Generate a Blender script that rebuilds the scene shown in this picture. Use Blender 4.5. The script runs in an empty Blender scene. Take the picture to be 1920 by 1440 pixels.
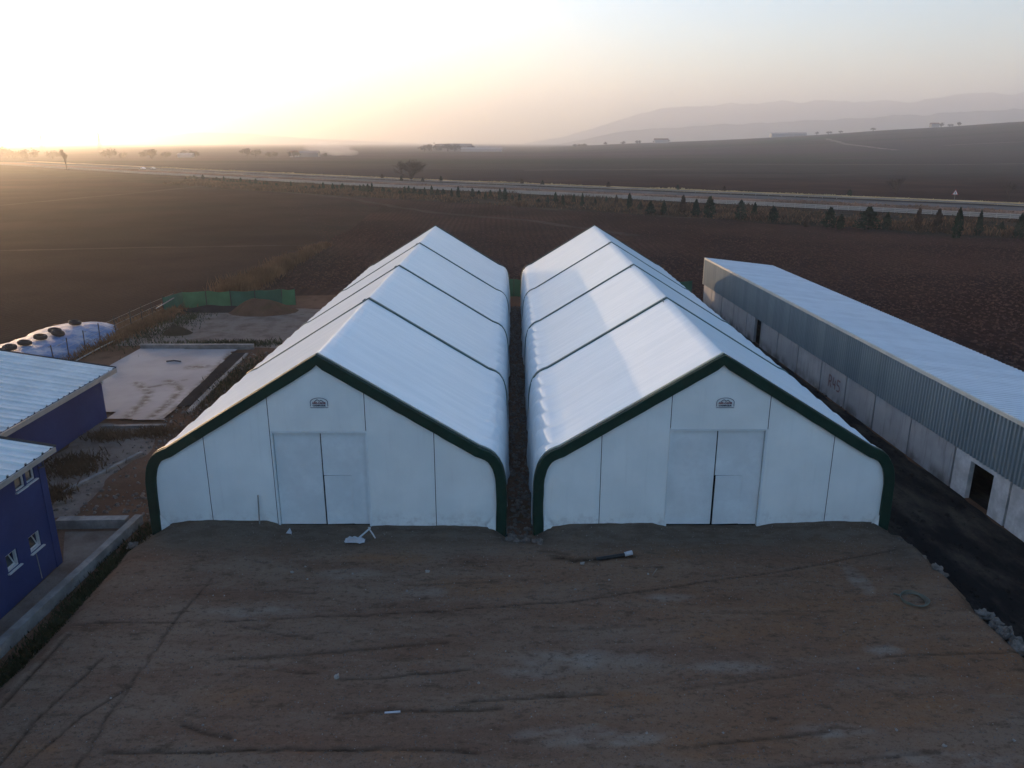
import bpy, math, random
import numpy as np
from mathutils import Vector, noise as mnoise
PI = math.pi
R = math.radians
random.seed(7)
S = bpy.context.scene
COL = S.collection

# ------------------------------------------------------------------ camera
CAMZ = 16.0
cd = bpy.data.cameras.new('camera')
cam = bpy.data.objects.new('camera', cd)
COL.objects.link(cam)
cd.sensor_fit = 'HORIZONTAL'
cd.sensor_width = 36.0
cd.lens = 36.0 * 1461.0 / 1920.0
cd.clip_start = 0.5
cd.clip_end = 30000.0
cam.location = (0, 0, CAMZ)
cam.rotation_euler = (R(90 - 17.2267), 0, 0)
S.camera = cam

# ------------------------------------------------------------------ sky, sun, exposure
SUN_AZ = 38.0      # degrees left of the camera's forward axis (+Y)
SUN_EL = 5.0
w = bpy.data.worlds.new('World')
S.world = w
w.use_nodes = True
wn = w.node_tree
wn.nodes.clear()
sky = wn.nodes.new('ShaderNodeTexSky')
sky.sky_type = 'NISHITA'
sky.sun_disc = False
sky.sun_elevation = R(SUN_EL)
sky.sun_rotation = R(-SUN_AZ)
sky.altitude = 100
sky.air_density = 1.0
sky.dust_density = 1.0
sky.ozone_density = 3.2
bg = wn.nodes.new('ShaderNodeBackground')
bg.inputs['Strength'].default_value = 0.15
wo = wn.nodes.new('ShaderNodeOutputWorld')
wn.links.new(sky.outputs[0], bg.inputs[0])
wn.links.new(bg.outputs[0], wo.inputs[0])

sd = bpy.data.lights.new('sun', 'SUN')
sd.energy = 4.6
sd.angle = R(0.6)
sd.color = (1.0, 0.64, 0.35)
sun = bpy.data.objects.new('sun', sd)
COL.objects.link(sun)
tosun = Vector((-math.sin(R(SUN_AZ)) * math.cos(R(SUN_EL)), math.cos(R(SUN_AZ)) * math.cos(R(SUN_EL)), math.sin(R(SUN_EL))))
sun.rotation_euler = tosun.to_track_quat('Z', 'Y').to_euler()
sun.location = (-60, 80, 60)

S.view_settings.view_transform = 'Standard'
S.view_settings.look = 'None'
S.view_settings.gamma = 1.0
S.view_settings.use_curve_mapping = False
S.view_settings.exposure = 1.74
S.render.engine = 'CYCLES'
S.cycles.use_denoising = True
S.cycles.max_bounces = 6
S.cycles.diffuse_bounces = 3
S.cycles.volume_bounces = 3

# ------------------------------------------------------------------ material helpers
class NT:
    def __init__(s, name):
        s.m = bpy.data.materials.new(name)
        s.m.use_nodes = True
        s.t = s.m.node_tree
        s.t.nodes.clear()
        s.out = s.t.nodes.new('ShaderNodeOutputMaterial')
        s.b = s.t.nodes.new('ShaderNodeBsdfPrincipled')
        s.t.links.new(s.b.outputs[0], s.out.inputs[0])
        s.geo = s.t.nodes.new('ShaderNodeNewGeometry')
        s.pos = s.geo.outputs['Position']
    def n(s, k, **kw):
        x = s.t.nodes.new(k)
        for a, v in kw.items():
            setattr(x, a, v)
        return x
    def put(s, sock, v):
        if hasattr(v, 'is_output'):
            s.t.links.new(v, sock)
        else:
            sock.default_value = v
    def vec(s, scale=(1, 1, 1), rot=0.0):
        mp = s.n('ShaderNodeMapping')
        mp.inputs['Scale'].default_value = scale
        mp.inputs['Rotation'].default_value = (0, 0, rot)
        s.t.links.new(s.pos, mp.inputs['Vector'])
        return mp.outputs[0]
    def noise(s, scale, detail=4, rough=0.55, vec=None, dist=0.0):
        x = s.n('ShaderNodeTexNoise')
        x.inputs['Scale'].default_value = scale
        x.inputs['Detail'].default_value = detail
        x.inputs['Roughness'].default_value = rough
        x.inputs['Distortion'].default_value = dist
        s.t.links.new(vec or s.pos, x.inputs['Vector'])
        return x.outputs[0]
    def ramp(s, fac, lo, hi, a=0.0, b=1.0):
        x = s.n('ShaderNodeMapRange')
        x.interpolation_type = 'SMOOTHSTEP'
        s.put(x.inputs[0], fac)
        x.inputs[1].default_value = lo
        x.inputs[2].default_value = hi
        x.inputs[3].default_value = a
        x.inputs[4].default_value = b
        return x.outputs[0]
    def mix(s, fac, a, b):
        x = s.n('ShaderNodeMix', data_type='RGBA')
        s.put(x.inputs[0], fac)
        for i, v in ((6, a), (7, b)):
            s.put(x.inputs[i], (*v, 1) if isinstance(v, tuple) and len(v) == 3 else v)
        return x.outputs[2]
    def mul(s, col, fac):
        x = s.n('ShaderNodeMix', data_type='RGBA', blend_type='MULTIPLY')
        x.inputs[0].default_value = 1.0
        s.put(x.inputs[6], col)
        s.put(x.inputs[7], fac)
        return x.outputs[2]
    def math(s, op, a, b=0.0):
        x = s.n('ShaderNodeMath', operation=op)
        s.put(x.inputs[0], a)
        s.put(x.inputs[1], b)
        return x.outputs[0]
    def attr(s, name):
        x = s.n('ShaderNodeAttribute', attribute_name=name)
        return x.outputs['Fac']
    def gloss(s, fac, rough):
        g = s.n('ShaderNodeBsdfGlossy'); g.inputs['Roughness'].default_value = rough
        x = s.n('ShaderNodeMixShader'); x.inputs[0].default_value = fac
        for l in list(s.b.inputs['Normal'].links): s.t.links.new(l.from_socket, g.inputs['Normal'])
        s.t.links.new(s.b.outputs[0], x.inputs[1]); s.t.links.new(g.outputs[0], x.inputs[2]); s.t.links.new(x.outputs[0], s.out.inputs[0])
    def bump(s, h, strength=0.5, dist=0.05):
        x = s.n('ShaderNodeBump')
        x.inputs['Strength'].default_value = strength
        x.inputs['Distance'].default_value = dist
        s.t.links.new(h, x.inputs['Height'])
        s.t.links.new(x.outputs[0], s.b.inputs['Normal'])
    def fin(s, col, rough=0.9, spec=0.3, metal=0.0):
        s.put(s.b.inputs['Base Color'], (*col, 1) if isinstance(col, tuple) and len(col) == 3 else col)
        s.put(s.b.inputs['Roughness'], rough)
        s.b.inputs['Specular IOR Level'].default_value = spec
        s.b.inputs['Metallic'].default_value = metal
        return s.m

def simple(name, c, rough=0.85, spec=0.3, var=0.25, scale=1.5, fine=12.0, bump=0.0, bdist=0.02, metal=0.0):
    t = NT(name)
    f = t.ramp(t.noise(scale), 0.3, 0.7)
    d = tuple(x * (1 - var) for x in c)
    u = tuple(min(1, x * (1 + var)) for x in c)
    col = t.mix(f, d, u)
    g = t.noise(fine, 3)
    col = t.mix(t.ramp(g, 0.35, 0.7, 0, 0.35), col, tuple(x * (1 - 1.6 * var) if var < .6 else x * .1 for x in c))
    if bump:
        t.bump(g, bump, bdist)
    return t.fin(col, rough, spec, metal)

M = {}
def build_materials():
    # white coated fabric
    t = NT('white_fabric')
    streak = t.noise(1.0, 4, .6, t.vec((0.35, 3.0, 0.35)))
    blotch = t.noise(0.25, 3)
    col = t.mix(t.ramp(streak, .3, .75), (.69, .765, .785), (.77, .835, .845))
    col = t.mix(t.ramp(blotch, .45, .8, 0, .35), col, (.63, .70, .72))
    fb = t.noise(1.7, 3, .5)
    hh = t.math('ADD', t.math('MULTIPLY', t.noise(0.9, 2), 1.0), t.math('MULTIPLY', streak, .35))
    t.bump(hh, .22, .04)
    M['fabric'] = t.fin(col, .8, 0.0); t.gloss(.19, .14)
    t = NT('white_wall_fabric')
    sx = t.n('ShaderNodeSeparateXYZ'); t.t.links.new(t.pos, sx.inputs[0])
    b1 = t.noise(.7, 3)
    col = t.mix(t.ramp(b1, .3, .75), (.71, .765, .755), (.78, .83, .815))
    splash = t.math('MULTIPLY', t.ramp(sx.outputs['Z'], .55, 1.5, 1, 0), t.ramp(t.noise(3.5, 4, .65), .42, .75))
    col = t.mix(t.math('MULTIPLY', splash, .45), col, (.30, .27, .24))
    run_ = t.noise(1.0, 4, .6, t.vec((5, 5, .28)))
    col = t.mix(t.ramp(run_, .52, .78, 0, .30), col, (.60, .63, .62))
    t.bump(t.math('ADD', t.noise(1.1, 2), t.math('MULTIPLY', t.noise(1.0, 3, .6, t.vec((2.2, 2.2, .7), .5)), .5)), .3, .06)
    M['wallfab'] = t.fin(col, .5, .35)
    M['doorfab'] = simple('grey_white_door_sheet', (.66, .72, .73), .55, .35, .07, .8, 5, .12, .03)
    M['green'] = simple('dark_green_fabric', (.006, .032, .021), .6, .18, .18, 1.2, 7, .3, .04)
    M['strap'] = simple('grey_green_strap', (.05, .10, .085), .45, .4, .2, .9, 6, .2, .02)
    M['trimskylit'] = simple('sky_lit_trim_green', (.16, .22, .18), .55, .25, .2, 1.0, 6, .2, .02)  # trim green lightened, as its top catches the sky
    M['dark'] = simple('dark_interior', (.012, .012, .013), 1.0, 0.0, .2)
    M['ink'] = simple('dark_print', (.04, .05, .09), .6, .3, .1)
    M['redink'] = simple('red_print', (.16, .035, .05), .6, .3, .1)
    # ploughed soil of the plain
    t = NT('ploughed_soil')
    big = t.noise(.022, 4, .6)
    med = t.noise(.05, 4, .6)
    clod = t.noise(1.6, 5, .65)
    fine = t.noise(5.0, 3, .6)
    sp = t.n('ShaderNodeSeparateXYZ'); t.t.links.new(t.pos, sp.inputs[0])
    # long field strips beyond the road, each its own brown
    vo = t.n('ShaderNodeTexVoronoi'); vo.feature = 'F1'
    vo.inputs['Scale'].default_value = 1.0
    t.t.links.new(t.vec((.0022, .011, 0), R(8)), vo.inputs['Vector'])
    fsep = t.n('ShaderNodeSeparateColor'); t.t.links.new(vo.outputs['Color'], fsep.inputs[0])
    col = t.mix(t.ramp(big, .35, .65), (.040, .021, .016), (.082, .046, .033))
    colf = t.mix(fsep.outputs[0], (.040, .032, .030), (.082, .066, .058))
    colf = t.mix(t.ramp(fsep.outputs[1], .72, .8), colf, (.034, .043, .026))
    far = t.ramp(sp.outputs['Y'], 320, 420)
    col = t.mix(far, col, colf)
    col = t.mix(t.ramp(med, .4, .7, 0, .5), col, (.028, .020, .017))
    col = t.mix(t.ramp(clod, .50, .72, 0, .6), col, (.018, .012, .011))
    col = t.mix(t.ramp(fine, .62, .78, 0, .55), col, (.085, .062, .052))
    wv = t.n('ShaderNodeTexWave'); wv.wave_type = 'BANDS'; wv.bands_direction = 'X'
    wv.inputs['Scale'].default_value = .30; wv.inputs['Distortion'].default_value = 5.0; wv.inputs['Detail'].default_value = 3; wv.inputs['Detail Scale'].default_value = .6
    t.t.links.new(t.vec((1, .22, 1), R(-6)), wv.inputs['Vector'])
    col = t.mix(t.ramp(wv.outputs[1], .35, .85, 0, .45), col, (.030, .019, .015))
    col = t.mix(t.ramp(t.noise(1.3, 6, .75), .58, .68, 0, .65), col, (.13, .090, .070))
    t.bump(t.math('ADD', t.math('ADD', clod, t.math('MULTIPLY', wv.outputs[1], .35)), t.math('MULTIPLY', fine, .4)), 1.0, .25)
    M['soil'] = t.fin(col, 1.0, 0.0)
    # olive brown field on the left
    t = NT('olive_field_soil')
    med = t.noise(.06, 4, .6)
    wv = t.n('ShaderNodeTexWave'); wv.wave_type = 'BANDS'; wv.bands_direction = 'X'
    wv.inputs['Scale'].default_value = .42; wv.inputs['Distortion'].default_value = 1.6; wv.inputs['Detail'].default_value = 2
    t.t.links.new(t.vec((1, 1, 1), R(24)), wv.inputs['Vector'])
    fine = t.noise(3.0, 4, .65)
    col = t.mix(t.ramp(med, .3, .7), (.044, .028, .021), (.062, .041, .031))
    col = t.mix(t.ramp(t.noise(.018, 3), .45, .7, 0, .6), col, (.032, .029, .021))
    col = t.mix(t.ramp(wv.outputs[1], .4, .9, 0, .35), col, (.017, .013, .010))
    col = t.mix(t.ramp(fine, .5, .75, 0, .6), col, (.015, .011, .009))
    t.bump(t.math('ADD', t.math('MULTIPLY', wv.outputs[1], .5), fine), .7, .15)
    M['clod'] = None
    M['olive'] = t.fin(col, 1.0, 0.0)
    M['clod'] = simple('ploughed_clod', (.095, .053, .040), 1.0, 0.0, .4, 2.0, 9)
    M['trackdirt'] = simple('pale_field_track_dirt', (.070, .054, .042), 1.0, 0.0, .3, .12, 1.2, .4, .05)
    M['vergedirt'] = simple('verge_rough_ground', (.052, .039, .026), 1.0, 0.0, .4, .07, .9, .8, .2)
    M['straw'] = simple('dry_straw_verge', (.46, .35, .19), 1.0, 0.0, .25, .06, .9, .5, .1)
    M['median'] = simple('pinkish_median_grass', (.235, .150, .105), 1.0, 0.0, .3, .08, .9, .5, .1)
    M['asphalt'] = simple('grey_asphalt', (.115, .107, .10), 1.0, 0.02, .15, .05, .8)
    M['roaddark'] = simple('dark_brown_ground', (.035, .030, .028), 1.0, 0.0, .3, .1, 1.0)
    M['paint'] = simple('white_road_paint', (.6, .6, .58), .7, .3, .1)
    # yard
    t = NT('yard_gravel_dirt')
    v = t.vec((.35, 1.5, 1))
    a = t.noise(.55, 6, .6, v, .4)
    b = t.noise(.22, 4, .6, t.vec((.5, 1.2, 1), R(8)))
    c = t.noise(1.7, 6, .68, t.vec((.6, 1.4, 1)))
    d = t.noise(17.0, 4, .7)
    e = t.noise(55.0, 2, .6)
    sp = t.n('ShaderNodeSeparateXYZ'); t.t.links.new(t.pos, sp.inputs[0])
    right = t.ramp(sp.outputs['X'], -9, 12, 0, .75)
    red = t.math('MULTIPLY', t.math('MINIMUM', t.math('ADD', t.math('MULTIPLY', right, t.ramp(b, .34, .62)), t.math('MULTIPLY', t.attr('red'), t.ramp(a, .38, .62))), 1.0), t.ramp(c, .3, .6, .75, .38))
    col = t.mix(t.ramp(a, .32, .68), (.162, .098, .066), (.206, .146, .104))
    col = t.mix(red, col, (.215, .104, .047))
    col = t.mix(t.ramp(c, .52, .74, 0, .75), col, (.055, .037, .023))
    col = t.mix(t.ramp(c, .22, .42, .6, 0), col, (.215, .178, .130))
    pale = t.math('MULTIPLY', t.attr('pale'), t.ramp(c, .66, .36, .15, 1))
    col = t.mix(t.math('MULTIPLY', pale, .65), col, (.265, .240, .205))
    mid = t.noise(5.5, 6, .72, t.vec((.8, 1.2, 1)))
    col = t.mix(t.ramp(mid, .52, .68, 0, .6), col, (.062, .042, .027))
    col = t.mix(t.ramp(mid, .30, .43, .5, 0), col, (.255, .205, .150))
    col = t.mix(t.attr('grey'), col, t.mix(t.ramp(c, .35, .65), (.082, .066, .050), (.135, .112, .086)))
    col = t.mix(t.math('MULTIPLY', t.attr('track'), t.ramp(t.noise(2.6, 4, .65), .3, .62, .45, .95)), col, (.028, .019, .012))
    col = t.mix(t.ramp(d, .52, .72, 0, .55), col, (0.057, 0.034, 0.021))
    col = t.mix(t.ramp(e, .66, .78, 0, .6), col, (0.286, 0.188, 0.122))
    t.bump(t.math('ADD', t.math('ADD', t.math('MULTIPLY', c, .9), t.math('MULTIPLY', mid, .5)), t.math('ADD', t.math('MULTIPLY', d, .35), t.math('MULTIPLY', e, .12))), .9, .07)
    M['yard'] = t.fin(col, 1.0, 0.0)
    # farmyard between buildings
    t = NT('farmyard_soil')
    a = t.noise(.22, 5, .6)
    b = t.noise(.9, 6, .65)
    d = t.noise(9.0, 4, .7)
    col = t.mix(t.ramp(a, .35, .65), (0.100, 0.056, 0.036), (0.144, 0.086, 0.057))
    col = t.mix(t.ramp(b, .5, .75, 0, .6), col, (0.059, 0.034, 0.023))
    col = t.mix(t.ramp(b, .2, .42, .5, 0), col, (0.195, 0.140, 0.107))
    col = t.mix(t.ramp(t.noise(.35, 4, .6, t.vec((1, 1, 1), .6)), .56, .7, 0, .6), col, (0.076, 0.060, 0.028))
    col = t.mix(t.ramp(d, .52, .75, 0, .5), col, (0.049, 0.030, 0.021))
    t.bump(t.math('ADD', b, t.math('MULTIPLY', d, .4)), .9, .12)
    M['farmyard'] = t.fin(col, 1.0, 0.0)
    t = NT('pale_gravel')
    b = t.noise(.6, 6, .65); d = t.noise(9.0, 4, .7)
    col = t.mix(t.ramp(b, .3, .65), (.125, .092, .072), (.205, .168, .142))
    col = t.mix(t.ramp(b, .55, .75, 0, .8), col, (.072, .060, .040))
    col = t.mix(t.ramp(d, .55, .75, 0, .5), col, (.07, .06, .052))
    t.bump(t.math('ADD', b, d), .6, .08)
    M['gravel'] = t.fin(col, 1.0, 0.0)
    t = NT('dark_manured_soil')
    b = t.noise(.5, 6, .65, t.vec((1.3, .45, 1), R(30))); d = t.noise(7.0, 4, .7)
    col = t.mix(t.ramp(b, .42, .7), (.016, .015, .015), (.072, .060, .046))
    col = t.mix(t.ramp(d, .5, .75, 0, .5), col, (.014, .013, .013))
    t.bump(t.math('ADD', b, d), .8, .1)
    M['darksoil'] = t.fin(col, 1.0, 0.02)
    t = NT('cast_concrete_slab')
    a = t.noise(.3, 4); b = t.noise(2.2, 5, .65)
    col = t.mix(t.ramp(a, .3, .7), (.235, .215, .215), (.30, .28, .275))
    col = t.mix(t.math('MULTIPLY', t.attr('dirt'), t.ramp(b, .35, .6)), col, (.085, .062, .048))
    col = t.mix(t.ramp(b, .55, .8, 0, .3), col, (.17, .15, .145))
    M['slab'] = t.fin(col, .9, .25)
    t = NT('weathered_concrete')
    a = t.noise(.8, 4); b = t.noise(1.0, 5, .65, t.vec((4, 4, .35))); d = t.noise(14, 3)
    inf = t.n('ShaderNodeObjectInfo')
    sp = t.n('ShaderNodeSeparateXYZ'); t.t.links.new(t.pos, sp.inputs[0])
    col = t.mix(t.ramp(a, .3, .7), (.34, .33, .325), (.44, .43, .42))
    col = t.mix(t.ramp(b, .48, .74, 0, .65), col, (.15, .145, .14))
    col = t.mix(t.ramp(inf.outputs['Random'], .0, 1.0, 0, .5), col, (.33, .33, .325))
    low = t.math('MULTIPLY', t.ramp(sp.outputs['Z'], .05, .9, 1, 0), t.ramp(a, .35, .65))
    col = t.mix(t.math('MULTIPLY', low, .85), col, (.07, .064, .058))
    t.bump(t.math('ADD', b, t.math('MULTIPLY', d, .3)), .3, .02)
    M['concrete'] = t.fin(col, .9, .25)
    M['oldconcrete'] = simple('old_grey_concrete', (.21, .198, .185), .95, .05, .28, 1.2, 6, .4, .02)
    M['whitewash'] = simple('whitewashed_concrete', (.52, .52, .51), .9, .1, .22, 1.4, 5, .3, .02)
    t = NT('grey_metal_cladding')
    inf = t.n('ShaderNodeObjectInfo')
    c0 = t.mix(inf.outputs['Random'], (.205, .250, .262), (.275, .315, .322))
    col = t.mix(t.ramp(t.noise(1.0, 3, .6, t.vec((3, 3, .3))), .4, .75, 0, .35), c0, (.33, .36, .37))
    M['clad'] = t.fin(col, .45, .45, .25)
    t = NT('light_metal_roof')
    inf = t.n('ShaderNodeObjectInfo')
    c0 = t.mix(inf.outputs['Random'], (.58, .62, .65), (.64, .68, .71))
    col = t.mix(t.ramp(t.noise(.7, 4), .4, .75, 0, .3), c0, (.40, .43, .45))
    M['roof'] = t.fin(col, .5, .4, .2)
    M['roofblue'] = simple('pale_grey_ribbed_roof', (.66, .69, .68), .7, .1, .08, .5, 3, 0, .02, .15)
    M['fascia'] = simple('cream_fascia', (.52, .50, .43), .6, .35, .08)
    M['fasciadull'] = simple('tan_fascia_board', (.30, .27, .235), .75, .3, .12)
    M['blue'] = simple('violet_blue_render', (.030, .044, .125), .9, .05, .12, .5, 6, .15, .01)
    M['frame'] = simple('white_window_frame', (.46, .47, .47), .45, .4, .05)
    t = NT('window_glass'); M['glass'] = t.fin((.02, .025, .03), .12, .6)
    M['graffiti'] = simple('red_spray_paint', (.22, .12, .115), .8, .2, .1)
    # tarp / silage
    t = NT('silage_plastic')
    a = t.noise(.8, 4, .6, t.vec((1, 1, 2.5))); b = t.noise(2.6, 5, .65, t.vec((1, .5, 2)))
    col = t.mix(t.ramp(a, .35, .62), (.22, .28, .36), (.07, .15, .29))
    col = t.mix(t.ramp(b, .56, .68, 0, .7), col, (.09, .11, .14))
    t.bump(b, .8, .15)
    M['silage'] = t.fin(col, .6, .1)
    M['tyre'] = simple('black_tyre_rubber', (.022, .019, .018), .8, .3, .25)
    M['tarp'] = simple('green_shade_net', (.050, .170, .078), .75, .25, .2, .5, 4, .4, .05)
    M['tarp2'] = simple('teal_green_shade_net', (.032, .115, .072), .75, .25, .2, .5, 4, .4, .05)
    M['post'] = simple('dark_steel_post', (.035, .033, .032), .7, .35, .2)
    M['wire'] = simple('galvanised_wire', (.25, .24, .22), .5, .4, .1)
    M['reed'] = simple('dry_orange_reed', (.20, .110, .058), 1.0, 0.0, .35, .3, 3)
    M['dry'] = simple('dry_brown_weed', (.110, .070, .042), 1.0, 0.0, .4, .15, 2)
    M['grass'] = simple('dull_green_grass', (.042, .047, .022), 1.0, 0.0, .4, .2, 2)
    M['conifer'] = simple('dark_conifer_foliage', (.030, .046, .026), 1.0, 0.0, .5, .8, 3)
    M['conifer2'] = simple('grey_green_conifer_foliage', (.046, .058, .036), 1.0, 0.0, .45, .8, 3)
    M['brownfol'] = simple('withered_brown_foliage', (.085, .056, .036), 1.0, 0.0, .45, .8, 3)
    M['bark'] = simple('grey_brown_bark', (.085, .066, .054), 1.0, 0.0, .3, 2, 8)
    M['hedge'] = simple('far_tree_foliage', (.060, .056, .042), 1.0, 0.0, .4, .05, .4)
    M['barrier'] = simple('white_painted_rail', (.42, .38, .32), .6, .35, .1, .05, 1)
    M['rock'] = simple('pale_grey_rock', (.165, .145, .125), 1.0, 0.0, .4, 2.5, 14, .8, .03)
    M['rockbrown'] = simple('brown_grey_rock', (.15, .125, .105), .9, .2, .3, 2.5, 14, .8, .03)
    M['pebble'] = simple('white_pebble', (.28, .26, .23), .9, .2, .25, 3, 12)
    M['plastic'] = simple('crumpled_white_plastic', (.42, .44, .46), .6, .2, .1, 3, 9, .3, .02)
    M['pipe'] = simple('black_pipe', (.02, .02, .02), .55, .35, .2)
    M['hose'] = simple('grey_green_hose', (.125, .130, .095), .6, .35, .15)
    M['wood'] = simple('weathered_timber', (.22, .18, .14), .9, .2, .2, 2, 10)
    M['carwhite'] = simple('white_car_paint', (.70, .71, .72), .3, .5, .05)
    M['carred'] = simple('silver_car_paint', (.45, .45, .45), .3, .5, .05)
    M['farwhite'] = simple('white_farm_shed_sheet', (.36, .355, .34), .7, .3, .1, .02, .3)
    M['fargrey'] = simple('grey_farm_wall', (.26, .24, .22), .8, .3, .15, .02, .3)
    M['farroof'] = simple('red_brown_tile_roof', (.16, .085, .06), .85, .2, .2, .05, .5)
    M['mountain'] = simple('far_mountain_scrub', (.075, .072, .066), 1.0, 0.0, .35, .0015, .01)
    M['signwhite'] = simple('sign_white_face', (.75, .75, .73), .5, .4, .05)
    M['signred'] = simple('sign_red_border', (.45, .03, .03), .5, .4, .05)
    M['lamp'] = NT('headlight_lens').fin((.9, .9, .85), .2, .5)
build_materials()

# ------------------------------------------------------------------ object helpers
def wloc(o):
    v = Vector((0, 0, 0))
    while o is not None:
        v = v + o.location
        o = o.parent
    return v

def link(o, parent=None):
    COL.objects.link(o)
    if parent is not None:
        o.parent = parent
    return o

def mesh(name, verts, faces, mat, parent=None, smooth=False, local=False):
    me = bpy.data.meshes.new(name)
    off = Vector((0, 0, 0)) if (parent is None or local) else wloc(parent)
    v = np.asarray(verts, dtype=float).reshape(-1, 3) - np.array(off)
    me.from_pydata(v.tolist(), [], [tuple(int(i) for i in f) for f in faces])
    if isinstance(mat, str):
        mat = M[mat]
    me.materials.append(mat)
    if smooth:
        me.polygons.foreach_set('use_smooth', [True] * len(me.polygons))
    me.update()
    return link(bpy.data.objects.new(name, me), parent)

def data_obj(name, me, parent=None, loc=(0, 0, 0)):
    o = bpy.data.objects.new(name, me)
    o.location = loc
    return link(o, parent)

def thing(name, label, cat, loc=(0, 0, 0), group=None):
    o = bpy.data.objects.new(name, None)
    o.empty_display_size = .2
    o.location = loc
    link(o)
    return tag(o, label, cat, group)

def tag(o, label=None, cat=None, group=None, kind=None):
    if label: o['label'] = label
    if cat: o['category'] = cat
    if group: o['group'] = group
    if kind: o['kind'] = kind
    return o

class MB:
    def __init__(s):
        s.v = []; s.f = []
    def add(s, verts, faces):
        o = len(s.v)
        s.v += [tuple(x) for x in verts]
        s.f += [tuple(i + o for i in f) for f in faces]
        return s
    def box(s, x0, x1, y0, y1, z0, z1):
        return s.add([(x0, y0, z0), (x1, y0, z0), (x1, y1, z0), (x0, y1, z0), (x0, y0, z1), (x1, y0, z1), (x1, y1, z1), (x0, y1, z1)],
                     [(0, 3, 2, 1), (4, 5, 6, 7), (0, 1, 5, 4), (1, 2, 6, 5), (2, 3, 7, 6), (3, 0, 4, 7)])
    def beam(s, a, b, w, h):
        """box of width w (horizontal) and height h (upwards from the line) along a-b"""
        a = Vector(a); b = Vector(b)
        d = (b - a); n = Vector((-d.y, d.x, 0)).normalized() * (w / 2)
        u = Vector((0, 0, h))
        p = [a - n, a + n, b + n, b - n]
        q = [x + u for x in p]
        return s.add(p + q, [(0, 1, 2, 3), (7, 6, 5, 4), (0, 4, 5, 1), (1, 5, 6, 2), (2, 6, 7, 3), (3, 7, 4, 0)])
    def tube(s, pts, r, n=6, caps=True):
        pts = [Vector(p) for p in pts]
        rr = r if isinstance(r, (list, tuple)) else [r] * len(pts)
        o = len(s.v)
        up = Vector((0, 0, 1))
        for i, p in enumerate(pts):
            d = (pts[min(i + 1, len(pts) - 1)] - pts[max(i - 1, 0)]).normalized()
            a = d.cross(up)
            if a.length < .01: a = Vector((1, 0, 0))
            a.normalize(); b = d.cross(a)
            for k in range(n):
                t = 2 * PI * k / n
                s.v.append(tuple(p + a * math.cos(t) * rr[i] + b * math.sin(t) * rr[i]))
        for i in range(len(pts) - 1):
            for k in range(n):
                s.f.append((o + i * n + k, o + i * n + (k + 1) % n, o + (i + 1) * n + (k + 1) % n, o + (i + 1) * n + k))
        if caps:
            s.f.append(tuple(o + k for k in range(n))[::-1])
            s.f.append(tuple(o + (len(pts) - 1) * n + k for k in range(n)))
        return s
    def build(s, name, mat, parent=None, smooth=False, local=False):
        return mesh(name, s.v, s.f, mat, parent, smooth, local)

def grid(nx, ny):
    return [(j * nx + i, j * nx + i + 1, (j + 1) * nx + i + 1, (j + 1) * nx + i) for j in range(ny - 1) for i in range(nx - 1)]

def nz(x, y, z=0.0, s=1.0):
    return mnoise.noise(Vector((x * s, y * s, z * s + 3.7)))

ORD = ['first', 'second', 'third', 'fourth', 'fifth', 'sixth', 'seventh', 'eighth', 'ninth', 'tenth', 'eleventh', 'twelfth', 'thirteenth', 'fourteenth', 'fifteenth', 'sixteenth', 'seventeenth', 'eighteenth', 'nineteenth', 'twentieth']
TENS = {2: 'twenty', 3: 'thirty', 4: 'forty', 5: 'fifty', 6: 'sixty', 7: 'seventy', 8: 'eighty', 9: 'ninety'}
TENTH = {3: 'thirtieth', 4: 'fortieth', 5: 'fiftieth', 6: 'sixtieth', 7: 'seventieth', 8: 'eightieth', 9: 'ninetieth'}
def ordinal(n):
    if n <= 20: return ORD[n - 1]
    a, b = divmod(n, 10)
    return TENTH[a] if b == 0 else TENS[a] + '-' + ORD[b - 1]

def poly_sheet(name, pts, z, mat, step=None, jag=0.0, parent=None, kind='structure'):
    """flat sheet with an irregular outline; the outline is subdivided and jittered"""
    out = []
    n = len(pts)
    for i in range(n):
        a = pts[i]; b = pts[(i + 1) % n]
        L = math.hypot(b[0] - a[0], b[1] - a[1])
        k = max(1, int(L / step)) if step else 1
        for j in range(k):
            t = j / k
            x = a[0] + (b[0] - a[0]) * t; y = a[1] + (b[1] - a[1]) * t
            if jag and j:
                x += nz(x, y, 1.3, .35 / max(step, .5)) * jag + random.uniform(-1, 1) * jag * .3
                y += nz(x, y, 9.1, .35 / max(step, .5)) * jag + random.uniform(-1, 1) * jag * .3
            out.append((x, y, z))
    o = mesh(name, out, [tuple(range(len(out)))], mat, parent)
    if kind and parent is None: o['kind'] = kind
    return o

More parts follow.
